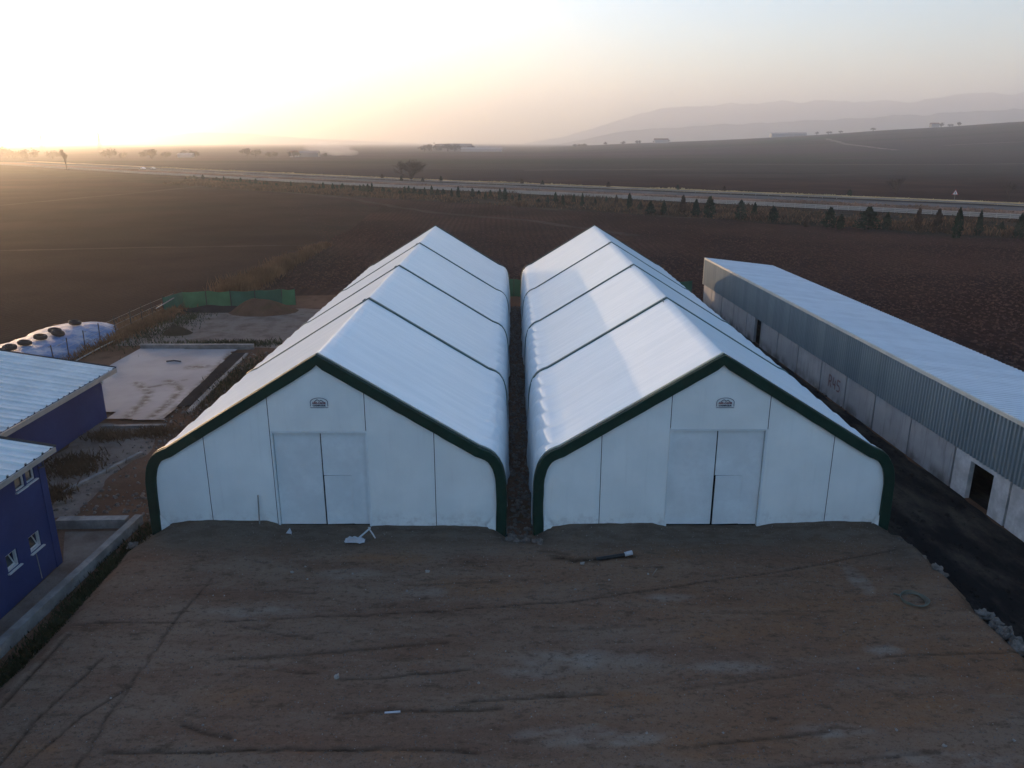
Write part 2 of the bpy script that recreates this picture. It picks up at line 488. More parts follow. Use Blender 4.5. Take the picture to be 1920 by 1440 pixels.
# ------------------------------------------------------------------ terrain out to the horizon
def crest(az):
    """height of the hill crest for an azimuth in degrees to the right of +Y"""
    xs = [-200, 2, 8, 14, 21, 24.5, 28, 31, 34.5, 50, 80, 110, 200]
    zs = [0, 2, 12, 22, 35, 44, 51, 59, 65, 75, 65, 0, 0]
    return float(np.interp(az, xs, zs))
def terrain():
    rad = [0, 25, 60, 110, 170, 240, 330, 420, 520, 640, 760, 900, 1050, 1200, 1380, 1560, 1750, 1950, 2150, 2350, 2600, 3000, 3600, 4400, 5400, 6600, 8000, 9600, 11300]
    na = 300
    v = [(0, 0, 0)]
    for r in rad[1:]:
        for k in range(na):
            a = 360 * k / na - 180
            z = 0.0
            if r > 700:
                t = min(1, (r - 700) / 1450); t = t * t * (3 - 2 * t)
                c = crest(a)
                if r > 2150: c *= max(.15, 1 - (r - 2150) / 2500)
                z = c * t
                z += (nz(r * math.sin(R(a)), r * math.cos(R(a)), 0, .0022) * 5) * t * (min(1, c / 20))
            v.append((r * math.sin(R(a)), r * math.cos(R(a)), z))
    f = [(0, 1 + k, 1 + (k + 1) % na) for k in range(na)]
    for i in range(len(rad) - 2):
        for k in range(na):
            k2 = (k + 1) % na
            f.append((1 + i * na + k, 1 + (i + 1) * na + k, 1 + (i + 1) * na + k2, 1 + i * na + k2))
    f = [t[::-1] for t in f]
    o = mesh('ground', v, f, 'soil', None, True)
    o['kind'] = 'structure'
terrain()

def ridge(name, dist, prof, depth, seed):
    """a mountain range: prof = (azimuth, height) pairs; real ridge with two flanks"""
    az = np.arange(prof[0][0], prof[-1][0] + .01, .4)
    hs = np.interp(az, [p[0] for p in prof], [p[1] for p in prof])
    hs = np.array([h * (1 + .05 * nz(a * .9, seed) + .035 * nz(a * 2.6, seed + 1)) for a, h in zip(az, hs)])
    rows = [(-1.0, 0), (-.62, .35), (-.3, .72), (-.1, .93), (0, 1), (.4, .6), (1, 0)]
    v = []
    for (t, k) in rows:
        for a, h in zip(az, hs):
            d = dist + depth * t + nz(a * .7, t * 2, seed) * depth * .12
            zz = h * k * (1 + .22 * nz(a * .55, t * 1.4, seed + 2) * (1 if t < 0 else .3) * (1 - k * .6)) + (nz(a * 1.3, t, seed + 5) * .035 * h if k > .3 else 0)
            v.append((d * math.sin(R(a)), d * math.cos(R(a)), max(zz, -0.5 if k == 0 else 0)))
    o = mesh(name, v, grid(len(az), len(rows)), 'mountain', None, True)
    o['kind'] = 'structure'
def azu(u): return math.degrees(math.atan((u - 960) / (1461 * .9551)))
def hgt(v, d, u=960): return 16 + (267 - v) / 1461 * d * .9 * math.cos(R(azu(u)))
far_prof = [(azu(980), 5), (azu(1050), hgt(256, 9600, 1050)), (azu(1100), hgt(240, 9600, 1100)), (azu(1200), hgt(205, 9600, 1200)), (azu(1300), hgt(198, 9600, 1300)), (azu(1450), hgt(191, 9600, 1450)), (azu(1550), hgt(189, 9600, 1550)),
            (azu(1640), hgt(193, 9600, 1640)), (azu(1700), hgt(181, 9600, 1700)), (azu(1758), hgt(173, 9600, 1758)), (azu(1800), hgt(182, 9600, 1800)), (azu(1920), hgt(168, 9600, 1920)), (44, 470), (56, 420), (70, 300), (90, 120)]
ridge('mountains', 9440, far_prof, 1100, 1.0)
mid_prof = [(azu(1040), 3), (azu(1150), hgt(246, 6720, 1150)), (azu(1280), hgt(236, 6720, 1280)), (azu(1420), hgt(229, 6720, 1420)), (azu(1560), hgt(221, 6720, 1560)), (azu(1700), hgt(213, 6720, 1700)), (azu(1920), hgt(200, 6720, 1920)), (50, 270), (70, 220), (90, 80)]
ridge('foothills', 6560, mid_prof, 900, 4.0)
left_prof = [(-55, 40), (azu(200), hgt(262, 9920, 200) * .72), (azu(330), hgt(254, 9920, 330) * .72), (azu(430), hgt(240, 9920, 430) * .72), (azu(520), hgt(244, 9920, 520) * .72), (azu(600), hgt(255, 9920, 600) * .72), (azu(700), hgt(262, 9920, 700) * .72), (azu(800), 5)]
ridge('hills', 9760, left_prof, 900, 8.0)

# ------------------------------------------------------------------ haze
hz = MB().box(-11600, 11600, -11600, 11600, -1.5, 590).build('haze', 'dark')
hz.data.materials.clear()
hm = bpy.data.materials.new('haze_air'); hm.use_nodes = True
ht = hm.node_tree; ht.nodes.clear()
ho = ht.nodes.new('ShaderNodeOutputMaterial')
hadd = ht.nodes.new('ShaderNodeAddShader')
for k, (dens, g) in enumerate(((0.00015, 0.1), (0.00015, 0.85))):   # fine haze scattering evenly, and coarse droplets scattering forwards
    hv = ht.nodes.new('ShaderNodeVolumePrincipled')
    hv.inputs['Color'].default_value = (.925, .92, .905, 1)
    hv.inputs['Density'].default_value = dens
    hv.inputs['Anisotropy'].default_value = g
    ht.links.new(hv.outputs[0], hadd.inputs[k])
ht.links.new(hadd.outputs[0], ho.inputs['Volume'])
hz.data.materials.append(hm)
hz['kind'] = 'stuff'

# ------------------------------------------------------------------ fields, tracks, road
BAR = [(-1100, 1290), (-800, 985), (-420, 640), (-196, 430), (-67, 315.3), (23.1, 245), (93.2, 187.7), (200, 98), (420, -90)]
def offs(d):
    out = []
    for i, p in enumerate(BAR):
        a = BAR[max(i - 1, 0)]; b = BAR[min(i + 1, len(BAR) - 1)]
        dx, dy = b[0] - a[0], b[1] - a[1]
        L = math.hypot(dx, dy)
        nx, ny = -dy / L, dx / L
        out.append((p[0] + nx * d, p[1] + ny * d))
    return out
def along(d, step, jag=0.0):
    """points every `step` metres on the line offset d from the barrier (d > 0 is the far side)"""
    P = offs(d); out = []
    for i in range(len(P) - 1):
        a, b = P[i], P[i + 1]; L = math.hypot(b[0] - a[0], b[1] - a[1]); k = max(1, int(L / step))
        for j in range(k):
            t = j / k
            q = d + 0
            x = a[0] + (b[0] - a[0]) * t; y = a[1] + (b[1] - a[1]) * t
            if jag:
                j2 = nz(x, y, d, .06) * jag + nz(x, y, d + 3, .3) * jag * .5
                x += j2 * .6; y += j2 * .8
            out.append((x, y))
    out.append(P[-1])
    return out
def strip(name, d0, d1, z, mat, jag=0.0, step=6.0):
    a = along(d0, step, jag); b = along(d1, step, jag)
    n = min(len(a), len(b)); a, b = a[:n], b[:n]
    v = [(x, y, z) for x, y in a] + [(x, y, z) for x, y in b]
    f = [(i, i + 1, n + i + 1, n + i) for i in range(n - 1)]
    o = mesh(name, v, f, mat)
    o['kind'] = 'structure'
    return o
# NB the offset is to the left of the direction of travel, i.e. towards larger y
strip('roadside_verge', -2.0, -44.0, .012, 'vergedirt', 4.0, 5.0)
strip('road', 0.6, 12.0, .030, 'asphalt')
strip('road_median', 12.0, 25.0, .034, 'median', .6, 3.0)
strip('road_far', 25.0, 38.0, .030, 'asphalt')
strip('road_dark_strip', 38.0, 45.0, .026, 'roaddark', .5, 4.0)  # darker strip between the far carriageway and the straw bank
strip('road_bank', 44.5, 57.0, .040, 'straw', 1.2, 4.0)
strip('roadside_path', -9.0, -11.0, .022, 'trackdirt', 1.0, 4.0)
def dashes(d, name):
    mb = MB(); P = along(d, 1.0)
    for i in range(0, len(P) - 5, 9):
        a, b = P[i], P[i + 4]
        dx, dy = b[0] - a[0], b[1] - a[1]; L = math.hypot(dx, dy) or 1
        nx, ny = -dy / L * .1, dx / L * .1
        mb.add([(a[0] - nx, a[1] - ny, .042), (b[0] - nx, b[1] - ny, .042), (b[0] + nx, b[1] + ny, .042), (a[0] + nx, a[1] + ny, .042)], [(0, 1, 2, 3)])
    o = mb.build(name, 'paint'); o['kind'] = 'structure'
dashes(6.3, 'road_marking'); dashes(31.5, 'road_marking')
def rail_line(name, label, d, h, posts, rails, matn, step, smin, smax):
    P = [p for p in along(d, step) if smin < p[0] < smax]
    root = thing(name, label, 'barrier', (P[len(P) // 2][0], P[len(P) // 2][1], 0))
    pm = MB().box(-.06, .06, -.06, .06, 0, h).build('post', matn, root, local=True)
    base = wloc(root)
    for i, p in enumerate(P[:posts]):
        o = pm if i == 0 else data_obj('post', pm.data, root)
        o.location = (p[0] - base.x, p[1] - base.y, 0)
    for (z0, z1) in rails:
        mb = MB()
        for i in range(len(P) - 1):
            a, b = P[i], P[i + 1]
            mb.beam((a[0], a[1], z0), (b[0], b[1], z0), .09, z1 - z0)
        mb.build('rail', matn, root)
    return root
rail_line('road_barrier', 'long white railed barrier along the near edge of the highway', 0.0, 1.15, 290, ((.10, .34), (.46, .70), (.82, 1.06)), 'barrier', 2.6, -330, 190)
rail_line('guard_rail', 'low grey guard rail along the far edge of the highway', 40.0, .75, 140, ((.42, .74),), 'wire', 4.0, -330, 260)

poly_sheet('olive_field', [(-31.2, 84), (-31.0, 128), (-31, 150), (-34, 205), (-52, 240), (-78, 262), (-120, 306), (-330, 240), (-420, 120), (-300, 20), (-60, 10), (-36, 40), (-35.5, 80)], .006, 'olive', 6, 1.0)
def ribbon(name, pts, width, z, mat, jag=.4, step=3.0, lift=None):
    L = []
    for i in range(len(pts) - 1):
        a, b = pts[i], pts[i + 1]; D = math.hypot(b[0] - a[0], b[1] - a[1]); k = max(1, int(D / step))
        for j in range(k):
            t = j / k; L.append((a[0] + (b[0] - a[0]) * t, a[1] + (b[1] - a[1]) * t))
    L.append(pts[-1])
    v = []
    for i, p in enumerate(L):
        a = L[max(i - 1, 0)]; b = L[min(i + 1, len(L) - 1)]
        dx, dy = b[0] - a[0], b[1] - a[1]; D = math.hypot(dx, dy) or 1
        nx, ny = -dy / D, dx / D
        wv = width * .5 * (1 + .5 * nz(p[0], p[1], 2, .4))
        j1 = nz(p[0], p[1], 5, .15) * jag
        v += [(p[0] + nx * (wv + j1), p[1] + ny * (wv + j1), z), (p[0] - nx * (wv - j1), p[1] - ny * (wv - j1), z)]
    f = [(2 * i, 2 * i + 1, 2 * i + 3, 2 * i + 2) for i in range(len(L) - 1)]
    if lift is not None: v = [(x, y, lift(x, y)) for x, y, _ in v]
    o = mesh(name, v, f, mat); o['kind'] = 'structure'
    return o
ribbon('field_track', [(-420, 160), (-136, 212), (-125, 262), (-119, 306), (-82, 275), (-51, 243), (-20, 190), (4, 170), (22, 141)], 2.6, .020, 'trackdirt', 1.2, 4)
ribbon('field_path', [(-260, 105), (-79, 121), (-56, 125.5), (-34, 127.5)], 1.1, .016, 'trackdirt', .7, 3)
# ------------------------------------------------------------------ farmyard ground
poly_sheet('farmyard', [(-35, 14), (22.5, 14), (21.5, 40), (19.0, 86), (0, 87), (-24, 84), (-33.6, 79.5), (-33.2, 60)], .010, 'farmyard', 2.0, .5)
poly_sheet('gravel_patch', [(-24.0, 31.5), (-19.6, 31.2), (-20.2, 36), (-19.6, 39.5), (-20.6, 43.2), (-24.6, 43.6), (-24.6, 38.5)], .016, 'gravel', .6, .35)
poly_sheet('gravel_patch', [(-33, 62.3), (-18, 61.8), (-16.2, 70), (-18, 77), (-27, 77.5), (-32.5, 74)], .015, 'gravel', 1.0, .7)
poly_sheet('dark_soil_lane', [(15.9, 14), (22.5, 14), (21.3, 32), (20.6, 50), (19.9, 74), (15.9, 79), (15.8, 29.5)], .018, 'darksoil', 1.0, .3)
poly_sheet('dark_soil_lane', [(-.1, 30), (.9, 30), (.95, 79), (-.2, 79)], .018, 'farmyard', 1.0, .05)

# ------------------------------------------------------------------ yard in front of the sheds
YW = 29.62
def seg_d(px, py, a, b):
    ax, ay = a; bx, by = b
    dx, dy = bx - ax, by - ay
    t = np.clip(((px - ax) * dx + (py - ay) * dy) / (dx * dx + dy * dy + 1e-9), 0, 1)
    return np.hypot(px - ax - t * dx, py - ay - t * dy)
TRACKS = [
 ([(-14.9, 22.7), (-10.1, 22.8), (-6.6, 23.1), (-1.1, 23.6), (2.6, 24.1), (6.7, 25.2), (11.0, 26.3), (15.3, 27.7)], .035, .95),
 ([(-14.7, 17.3), (-14.7, 18.7), (-14.7, 20.1), (-14.6, 22.2)], .06, .9),
 ([(-13.4, 15.5), (-13.4, 18.2), (-13.1, 19.6), (-12.9, 20.8)], .06, .85),
 ([(-12.9, 15.5), (-12.7, 16.5), (-12.2, 18.2), (-11.6, 19.1), (-11.4, 19.6), (-11.4, 20.4), (-11.4, 22.1), (-11.4, 23.0), (-11.3, 24.3), (-11.2, 25.5)], .05, .75),
 ([(-11.2, 15.4), (-11.4, 18.1), (-11.4, 19.5)], .05, .75),
 ([(-9.1, 22.6), (-6.6, 21.9)], .05, .7), ([(-9.2, 20.8), (-5.4, 21.2), (-2.1, 21.7)], .09, .6),
 ([(-8.4, 20.5), (-5.9, 20.1)], .05, .6), ([(-5.2, 19.8), (-1.3, 20.3)], .06, .75), ([(-9.2, 17.9), (-7.7, 17.4)], .08, .8),
 ([(-10.9, 16.9), (-8.0, 16.9), (-5.7, 17.0), (-4.6, 17.0), (-0.9, 16.9)], .06, .85),
 ([(-4.9, 18.4), (-2.4, 18.5), (-0.3, 18.6)], .07, .8), ([(-1.2, 18.9), (2.8, 19.2)], .06, .8), ([(11.4, 20.9), (13.4, 21.1), (16.1, 21.2)], .05, .75),
 ([(4.9, 17.1), (8.8, 17.7)], .06, .7), ([(5.8, 16.2), (11.4, 16.9)], .06, .7), ([(-9.3, 24.8), (-7.1, 24.5)], .06, .6),
 ([(-4, 25.1), (-.5, 25.3)], .05, .5), ([(1, 22.3), (4.5, 22.6)], .06, .4), ([(5, 19.4), (9, 20.1)], .07, .45), ([(7, 23.4), (10.5, 23.2)], .06, .4), ([(1.7, 27.1), (2.4, 26.9), (3.5, 27.0), (4.7, 27.2)], .17, .95), ([(2.2, 27.3), (1.1, 27.6)], .1, .6)]
PALE = [(2.5, 20.8, 2.6, .55), (12.8, 25.5, .42, 1.1), (1.7, 17.5, 1.8, .45), (11.8, 21.3, .8, .3), (6.8, 20.4, 1.2, .3), (-3.1, 24.6, .9, .4), (8.8, 17.7, 1.3, .3), (11.6, 16.6, 2.4, .35), (.7, 20.2, 1.4, .4), (-6.2, 25.9, 1.3, .4), (3.2, 17.4, 1.2, .3), (-6.2, 29.0, 1.0, .35), (5.6, 24.3, 1.0, .25), (-9, 23.4, 1.8, .3)]
RED = [(-7.2, 19.0, 2.2, .7), (3.1, 19.0, 1.2, .35), (-2.9, 17.1, 1.1, .8), (11.8, 23.3, 3.0, 1.2), (8.5, 21.8, 3, 1), (-1.2, 25.0, 2.2, .8), (14.7, 20.4, 2, 1.2), (5.6, 17.1, 2.2, .5), (11.1, 18.5, 3, .8), (-5, 27, 2, .6), (7, 27.6, 3, .8), (-13, 17, 1.5, .6)]
def wall_soil(x):
    xs = [-15.3, -14.9, -14.3, -13.6, -12.5, -10.3, -9.7, -8, -5.9, -5.6, -3.2, -1.5, -.75, -.2, .75, 1.5, 2.4, 5.9, 6.5, 8.4, 10.4, 10.9, 13.2, 15.2, 15.7, 16.1]
    zs = [.15, .3, .70, .82, .83, .80, .58, .56, .56, .58, .58, .56, .46, .05, .05, .48, .66, .70, .55, .55, .55, .68, .78, .76, .45, .08]
    return np.interp(x, xs, zs)
def yard_height(X, Y, n1, n2):
    base = .50 + .05 * n1 + .018 * n2
    t = np.clip((Y - 27.9) / (YW - 27.9), 0, 1); t = t * t * (3 - 2 * t)
    Z = base * (1 - t) + (wall_soil(X) + .03 * n2) * t
    el = np.clip((X + 15.9 + .25 * n1) / 1.1, 0, 1); el = el * el * (3 - 2 * el)
    er = np.clip((16.75 + .3 * n1 - X) / .75, 0, 1); er = er * er * (3 - 2 * er)
    return Z * el * er - .02 * (1 - el * er)
def yard():
    xs = np.arange(-16.1, 17.0, .085); ys = np.concatenate([np.arange(-14, 14.0, .8), np.arange(14.0, 29.80, .085)])
    X, Y = np.meshgrid(xs, ys)
    n1 = np.zeros_like(X); n2 = np.zeros_like(X)
    # cheap lattice noise on coarse grids, interpolated
    rs = np.random.RandomState(3)
    def lat(cell, sx=1.0):
        gx = int(40 / (cell * sx)) + 3; gy = int(50 / cell) + 3
        G = rs.uniform(-1, 1, (gy, gx))
        fx = (X + 18) / (cell * sx); fy = (Y + 16) / cell
        ix = fx.astype(int); iy = fy.astype(int); tx = fx - ix; ty = fy - iy
        tx = tx * tx * (3 - 2 * tx); ty = ty * ty * (3 - 2 * ty)
        return (G[iy, ix] * (1 - tx) + G[iy, ix + 1] * tx) * (1 - ty) + (G[iy + 1, ix] * (1 - tx) + G[iy + 1, ix + 1] * tx) * ty
    n1 = lat(2.2) * .6 + lat(1.0, 1.6) * .4
    n2 = lat(.45, 1.8) * .6 + lat(.2, 1.3) * .4
    Z = yard_height(X, Y, n1, n2)
    tr = np.zeros_like(X)
    wob = lat(.5) * .05
    for pts, wd, st in TRACKS:
        for a, b in zip(pts[:-1], pts[1:]):
            d = seg_d(X + wob, Y + wob, a, b)
            tr = np.maximum(tr, st * np.exp(-(d / (wd * .95)) ** 2))
            Z += st * (-.05 * np.exp(-(d / (wd * 1.2)) ** 2) + .02 * np.exp(-((d - wd * 2.4) / (wd * 1.1)) ** 2))
    def blobs(L):
        o = np.zeros_like(X)
        for x, y, a, b in L:
            q = ((X - x + n1 * .3) / a) ** 2 + ((Y - y + n2 * .12) / b) ** 2
            o = np.maximum(o, np.clip(1.25 - q, 0, 1))
        return o
    pale = blobs(PALE) * (.75 + .5 * n2)
    red = blobs(RED)
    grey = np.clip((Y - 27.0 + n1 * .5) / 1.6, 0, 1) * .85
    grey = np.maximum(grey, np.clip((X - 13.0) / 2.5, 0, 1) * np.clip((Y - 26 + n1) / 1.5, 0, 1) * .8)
    ny, nx = X.shape
    v = np.stack([X, Y, Z], -1).reshape(-1, 3)
    idx = np.arange(nx * ny).reshape(ny, nx)
    F = np.stack([idx[:-1, :-1], idx[:-1, 1:], idx[1:, 1:], idx[1:, :-1]], -1).reshape(-1, 4)
    me = bpy.data.meshes.new('yard')
    me.vertices.add(len(v)); me.vertices.foreach_set('co', v.ravel())
    me.loops.add(F.size); me.loops.foreach_set('vertex_index', F.ravel())
    me.polygons.add(len(F)); me.polygons.foreach_set('loop_start', np.arange(0, F.size, 4))
    me.polygons.foreach_set('use_smooth', [True] * len(F))
    me.update(calc_edges=True)
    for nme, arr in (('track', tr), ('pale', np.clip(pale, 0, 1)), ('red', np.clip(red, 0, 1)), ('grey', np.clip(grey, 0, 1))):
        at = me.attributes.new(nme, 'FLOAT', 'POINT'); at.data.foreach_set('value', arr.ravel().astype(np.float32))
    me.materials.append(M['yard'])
    o = link(bpy.data.objects.new('yard', me)); o['kind'] = 'structure'
    f = lambda x, y: float(Z[min(max(int(round((y - 14.0) / .085)) + len(np.arange(-14, 14.0, .8)), 0), ny - 1), min(max(int(round((x + 16.1) / .085)), 0), nx - 1)])
    return f
yz = yard()

# ------------------------------------------------------------------ fabric sheds
HALF = [(-7.38, -.05), (-7.39, .5), (-7.40, 1.0), (-7.40, 1.6), (-7.39, 2.1), (-7.38, 2.5), (-7.35, 2.8), (-7.30, 3.05), (-7.23, 3.3), (-7.12, 3.52), (-6.97, 3.73), (-6.78, 3.88), (-6.58, 3.98), (-6.37, 4.06)]
SL = (7.98 - 4.06) / 6.37
HALF += [(-6.37 + 6.37 * k / 16, 4.06 + 3.92 * k / 16) for k in range(1, 17)]
PROF = HALF + [(-x, z) for x, z in HALF[::-1][1:]]
NP = len(PROF)
PN = []
for i in range(NP):
    a = PROF[max(i - 1, 0)]; b = PROF[min(i + 1, NP - 1)]
    dx, dz = b[0] - a[0], b[1] - a[1]; L = math.hypot(dx, dz)
    PN.append((-dz / L, dx / L))
def top_z(x):
    x = abs(x)
    if x < 6.37: return 7.98 - SL * x
    return float(np.interp(x, [6.37, 6.58, 6.78, 6.97, 7.12, 7.23, 7.30], [4.06, 3.98, 3.88, 3.73, 3.52, 3.3, 3.05]))

def sweep(cx, sec, mb, off=None):
    """sweep a cross-section [(normal offset, y)] along the shed profile"""
    n = len(sec); o = len(mb.v)
    for i in range(NP):
        for (h, y) in sec:
            mb.v.append((cx + PROF[i][0] + PN[i][0] * h, y, PROF[i][1] + PN[i][1] * h))
    for i in range(NP - 1):
        for k in range(n - 1):
            mb.f.append((o + i * n + k, o + i * n + k + 1, o + (i + 1) * n + k + 1, o + (i + 1) * n + k))
    mb.f.append(tuple(o + k for k in range(n)))
    mb.f.append(tuple(o + (NP - 1) * n + k for k in range(n))[::-1])

def text_mesh(body, size, name, mat, parent, cx, y, z, width=None):
    cu = bpy.data.curves.new('t', 'FONT'); cu.body = body; cu.size = size; cu.align_x = 'CENTER'; cu.align_y = 'CENTER'; cu.resolution_u = 2
    cu.offset = .006
    ob = bpy.data.objects.new('t', cu); COL.objects.link(ob)
    bpy.context.view_layer.update()
    dg = bpy.context.evaluated_depsgraph_get()
    me = bpy.data.meshes.new_from_object(ob.evaluated_get(dg))
    COL.objects.unlink(ob); bpy.data.objects.remove(ob); bpy.data.curves.remove(cu)
    vs = [v.co.copy() for v in me.vertices]
    fs = [tuple(p.vertices) for p in me.polygons]
    if not vs: return
    w0 = max(v.x for v in vs) - min(v.x for v in vs)
    k = width / w0 if width else 1
    bpy.data.meshes.remove(me)
    return mesh(name, [(cx + v.x * k, y, z + v.y) for v in vs], fs, mat, parent)

def shed(cx, label, seams, back, joints, door, zdoor, seed):
    root = thing('fabric_shed', label, 'storage tent', (cx, YW, 0), 'white fabric sheds')
    ys = [YW] + seams + [back]
    rnd = random.Random(seed)
    for b in range(len(ys) - 1):
        y0, y1 = ys[b], ys[b + 1]
        ny = int((y1 - y0) / .2) + 1
        v = []
        for j in range(ny):
            y = y0 + (y1 - y0) * j / (ny - 1)
            t = j / (ny - 1)
            sag = math.sin(PI * t) ** .7
            ph = (y - YW) / 2.02 + seed
            for i, (px, pz) in enumerate(PROF):
                side = -1 if px < 0 else 1
                h = -.014 * sag * min(1, max(0, (pz - 3.6) / .8)) - .012 * sag * math.exp(-(px / .5) ** 2)
                h += .012 * nz(px * .8, y * .35, seed * 3)
                wgt = math.exp(-((pz - 3.55) / .38) ** 2) if abs(px) > 6 else 0
                wgt *= min(1, t * (y1 - y0) / .5, (1 - t) * (y1 - y0) / .5)
                if wgt > .01:
                    q = (ph + .55 * (pz - 3.5)) % 1.0
                    h += wgt * (.20 * q - .08) * (1.0 if (px > 0) == (cx < 0) else .45)
                low = max(0, 1 - pz / 2.6)
                if low > 0:
                    h += low * (.10 + .16 * nz(y * .55, seed, side * 2) + .07 * nz(y * 1.7, pz * 1.2, seed))
                v.append((cx + px + PN[i][0] * h, y, pz + PN[i][1] * h))
        mesh('cover_panel', v, grid(NP, ny), 'fabric', root, True)
    for y in seams:
        mb = MB(); sweep(cx, [(-.03, y - .19), (.045, y - .17), (.06, y), (.045, y + .17), (-.03, y + .19)], mb)
        mb.build('seam_strap', 'strap', root, True)
    # clamp cord loops beside the seams at the ridge
    for y in seams:
        MB().tube([(cx - .25, y - .55, 7.86), (cx - .3, y - .3, 7.9), (cx - .18, y - .12, 7.98)], .025, 5).build('cord', 'strap', root)
    mb = MB(); sweep(cx, [(.02, YW + .10), (.07, YW + .02), (.065, YW - .12), (.045, YW - .15), (-.33, YW - .15), (-.355, YW - .13), (-.36, YW - .02)], mb)
    for i in range(len(mb.v)):
        x, y, z = mb.v[i]
        mb.v[i] = (x + .02 * nz(x, z, seed + 1, 1.5), y + .03 * nz(x, z, seed + 4, 2.0), z + .02 * nz(x, z, seed + 2, 1.5))
    mb.build('gable_trim', 'green', root)
    mb = MB(); sweep(cx, [(-.02, YW + .36), (.05, YW + .33), (.095, YW + .16), (.092, YW + .03)], mb)  # top edge of the trim, with sky light put into its paler colour
    mb.build('trim_lit_edge', 'trimskylit', root, True)
    mb = MB(); sweep(cx, [(-.02, back - .3), (.05, back - .28), (.07, back), (-.03, back + .1), (-.4, back + .08)], mb)
    mb.build('gable_trim', 'green', root, True)
    # added dark backing behind the front sheets, so that every joint reads as a gap
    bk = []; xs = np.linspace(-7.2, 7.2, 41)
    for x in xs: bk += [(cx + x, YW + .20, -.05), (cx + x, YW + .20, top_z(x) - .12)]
    mesh('gable_dark_backing', bk, [(2 * i, 2 * i + 2, 2 * i + 3, 2 * i + 1) for i in range(40)], 'dark', root)
    def panel(x0, x1, zb, zt=None, y=YW, name='wall_panel', mat='wallfab', par=root, tilt=0.0):
        nx = max(6, int((x1 - x0) / .25)); nzv = 16; v = []
        edge = [x0 + (x1 - x0) * k / nx for k in range(nx + 1)]
        if x0 < 0 < x1 and zt is None: edge = sorted(edge + [0.0])
        for k in range(nzv + 1):
            for x in edge:
                tp = (top_z(x) - .10) if zt is None else zt
                z = zb + (tp - zb) * k / nzv
                u = (x - x0) / (x1 - x0)
                bul = .05 * math.sin(PI * u) * math.sin(PI * k / nzv)
                v.append((cx + x, y - bul - tilt * (1 - u) - .02 * nz(x, z, seed), z))
        n = len(edge)
        m1 = [(a, b, c, d) for a, b, c, d in grid(n, nzv + 1)]
        return mesh(name, v, m1, mat, par, True)
    J = [-7.26] + joints + [7.26]
    g = .014
    panel(J[0], J[1] - g, -.05); panel(J[1] + g, J[2] - g, -.05)
    panel(J[2] + g, J[3] - g, zdoor + .03)
    panel(J[3] + g, J[4] - g, -.05); panel(J[4] + g, J[5], -.05)
    # folded sheet corners tucked behind the posts at the ground
    for sx in (-1, 1):
        mesh('corner_flap', [(cx + sx * 7.02, YW - .17, .35), (cx + sx * 6.62, YW - .12, .62), (cx + sx * 7.0, YW - .16, 1.15), (cx + sx * 7.1, YW - .20, .1)], [(0, 1, 2), (0, 3, 1)], 'wallfab', root)
    # door
    dl, dm, dr, wk = door
    yd = YW + .09
    MB().box(cx + dl - .10, cx + dl - .02, YW - .03, YW + .14, 0, zdoor + .02).build('door_jamb', 'doorfab', root)
    MB().box(cx + dr + .02, cx + dr + .10, YW - .03, YW + .14, 0, zdoor + .02).build('door_jamb', 'doorfab', root)
    MB().box(cx + dl - .02, cx + dr + .02, YW - .02, YW + .14, zdoor - .035, zdoor + .02).build('door_lintel', 'doorfab', root)
    def leaf(x0, x1, z0, z1, lean):
        return MB().add([(cx + x0, yd, z0), (cx + x1, yd, z0), (cx + x1 + lean, yd, z1), (cx + x0 + lean, yd, z1),
                         (cx + x0, yd + .06, z0), (cx + x1, yd + .06, z0), (cx + x1 + lean, yd + .06, z1), (cx + x0 + lean, yd + .06, z1)],
                        [(0, 1, 2, 3), (7, 6, 5, 4), (0, 4, 5, 1), (1, 5, 6, 2), (2, 6, 7, 3), (3, 7, 4, 0)])
    zb = .60
    leaf(dl, dm - .015, zb, zdoor - .05, 0).build('door_leaf', 'doorfab', root)
    # right leaf: a sheet with a cut-out for the wicket door
    x0, x1, wz = dm + .035, dr, 2.83
    mb = MB()
    P = [(x0, wz), (x0 + wk, wz), (x0 + wk, zb), (x1, zb), (x1, zdoor - .05), (x0, zdoor - .05)]
    n = len(P)
    mb.add([(cx + x, yd, z) for x, z in P] + [(cx + x, yd + .06, z) for x, z in P],
           [tuple(range(n)), tuple(range(2 * n - 1, n - 1, -1))] + [(i, n + i, n + (i + 1) % n, (i + 1) % n) for i in range(n)])
    rl = mb.build('door_leaf', 'doorfab', root)
    # wicket hinged on its right side and left slightly open, so its left and top edges show a gap
    mb = MB()
    a = R(3.2); hx = x0 + wk - .004
    q = [(hx, yd), (hx - (wk - .03) * math.cos(a), yd - (wk - .03) * math.sin(a))]
    for z0_, z1_ in ((zb + .02, wz - .015),):
        mb.add([(cx + q[1][0], q[1][1], z0_), (cx + q[0][0], q[0][1], z0_), (cx + q[0][0], q[0][1], z1_), (cx + q[1][0], q[1][1], z1_),
                (cx + q[1][0], q[1][1] + .05, z0_), (cx + q[0][0], q[0][1] + .05, z0_), (cx + q[0][0], q[0][1] + .05, z1_), (cx + q[1][0], q[1][1] + .05, z1_)],
               [(0, 1, 2, 3), (7, 6, 5, 4), (0, 4, 5, 1), (1, 5, 6, 2), (2, 6, 7, 3), (3, 7, 4, 0)])
    mb.build('wicket_door', 'doorfab', rl)
    # printed badge: arch outline, twin peaks and two rows of lettering
    bx, bz, y = cx + (dl + dr) / 2 + .14, 6.02, YW - .085
    W, H0 = .36, .30
    bz = 6.05
    arc = [(-W, -.15), (-W, .03)] + [(-W * math.cos(t), .03 + .19 * math.sin(t)) for t in np.linspace(.1, PI - .1, 12)] + [(W, .03), (W, -.15)]
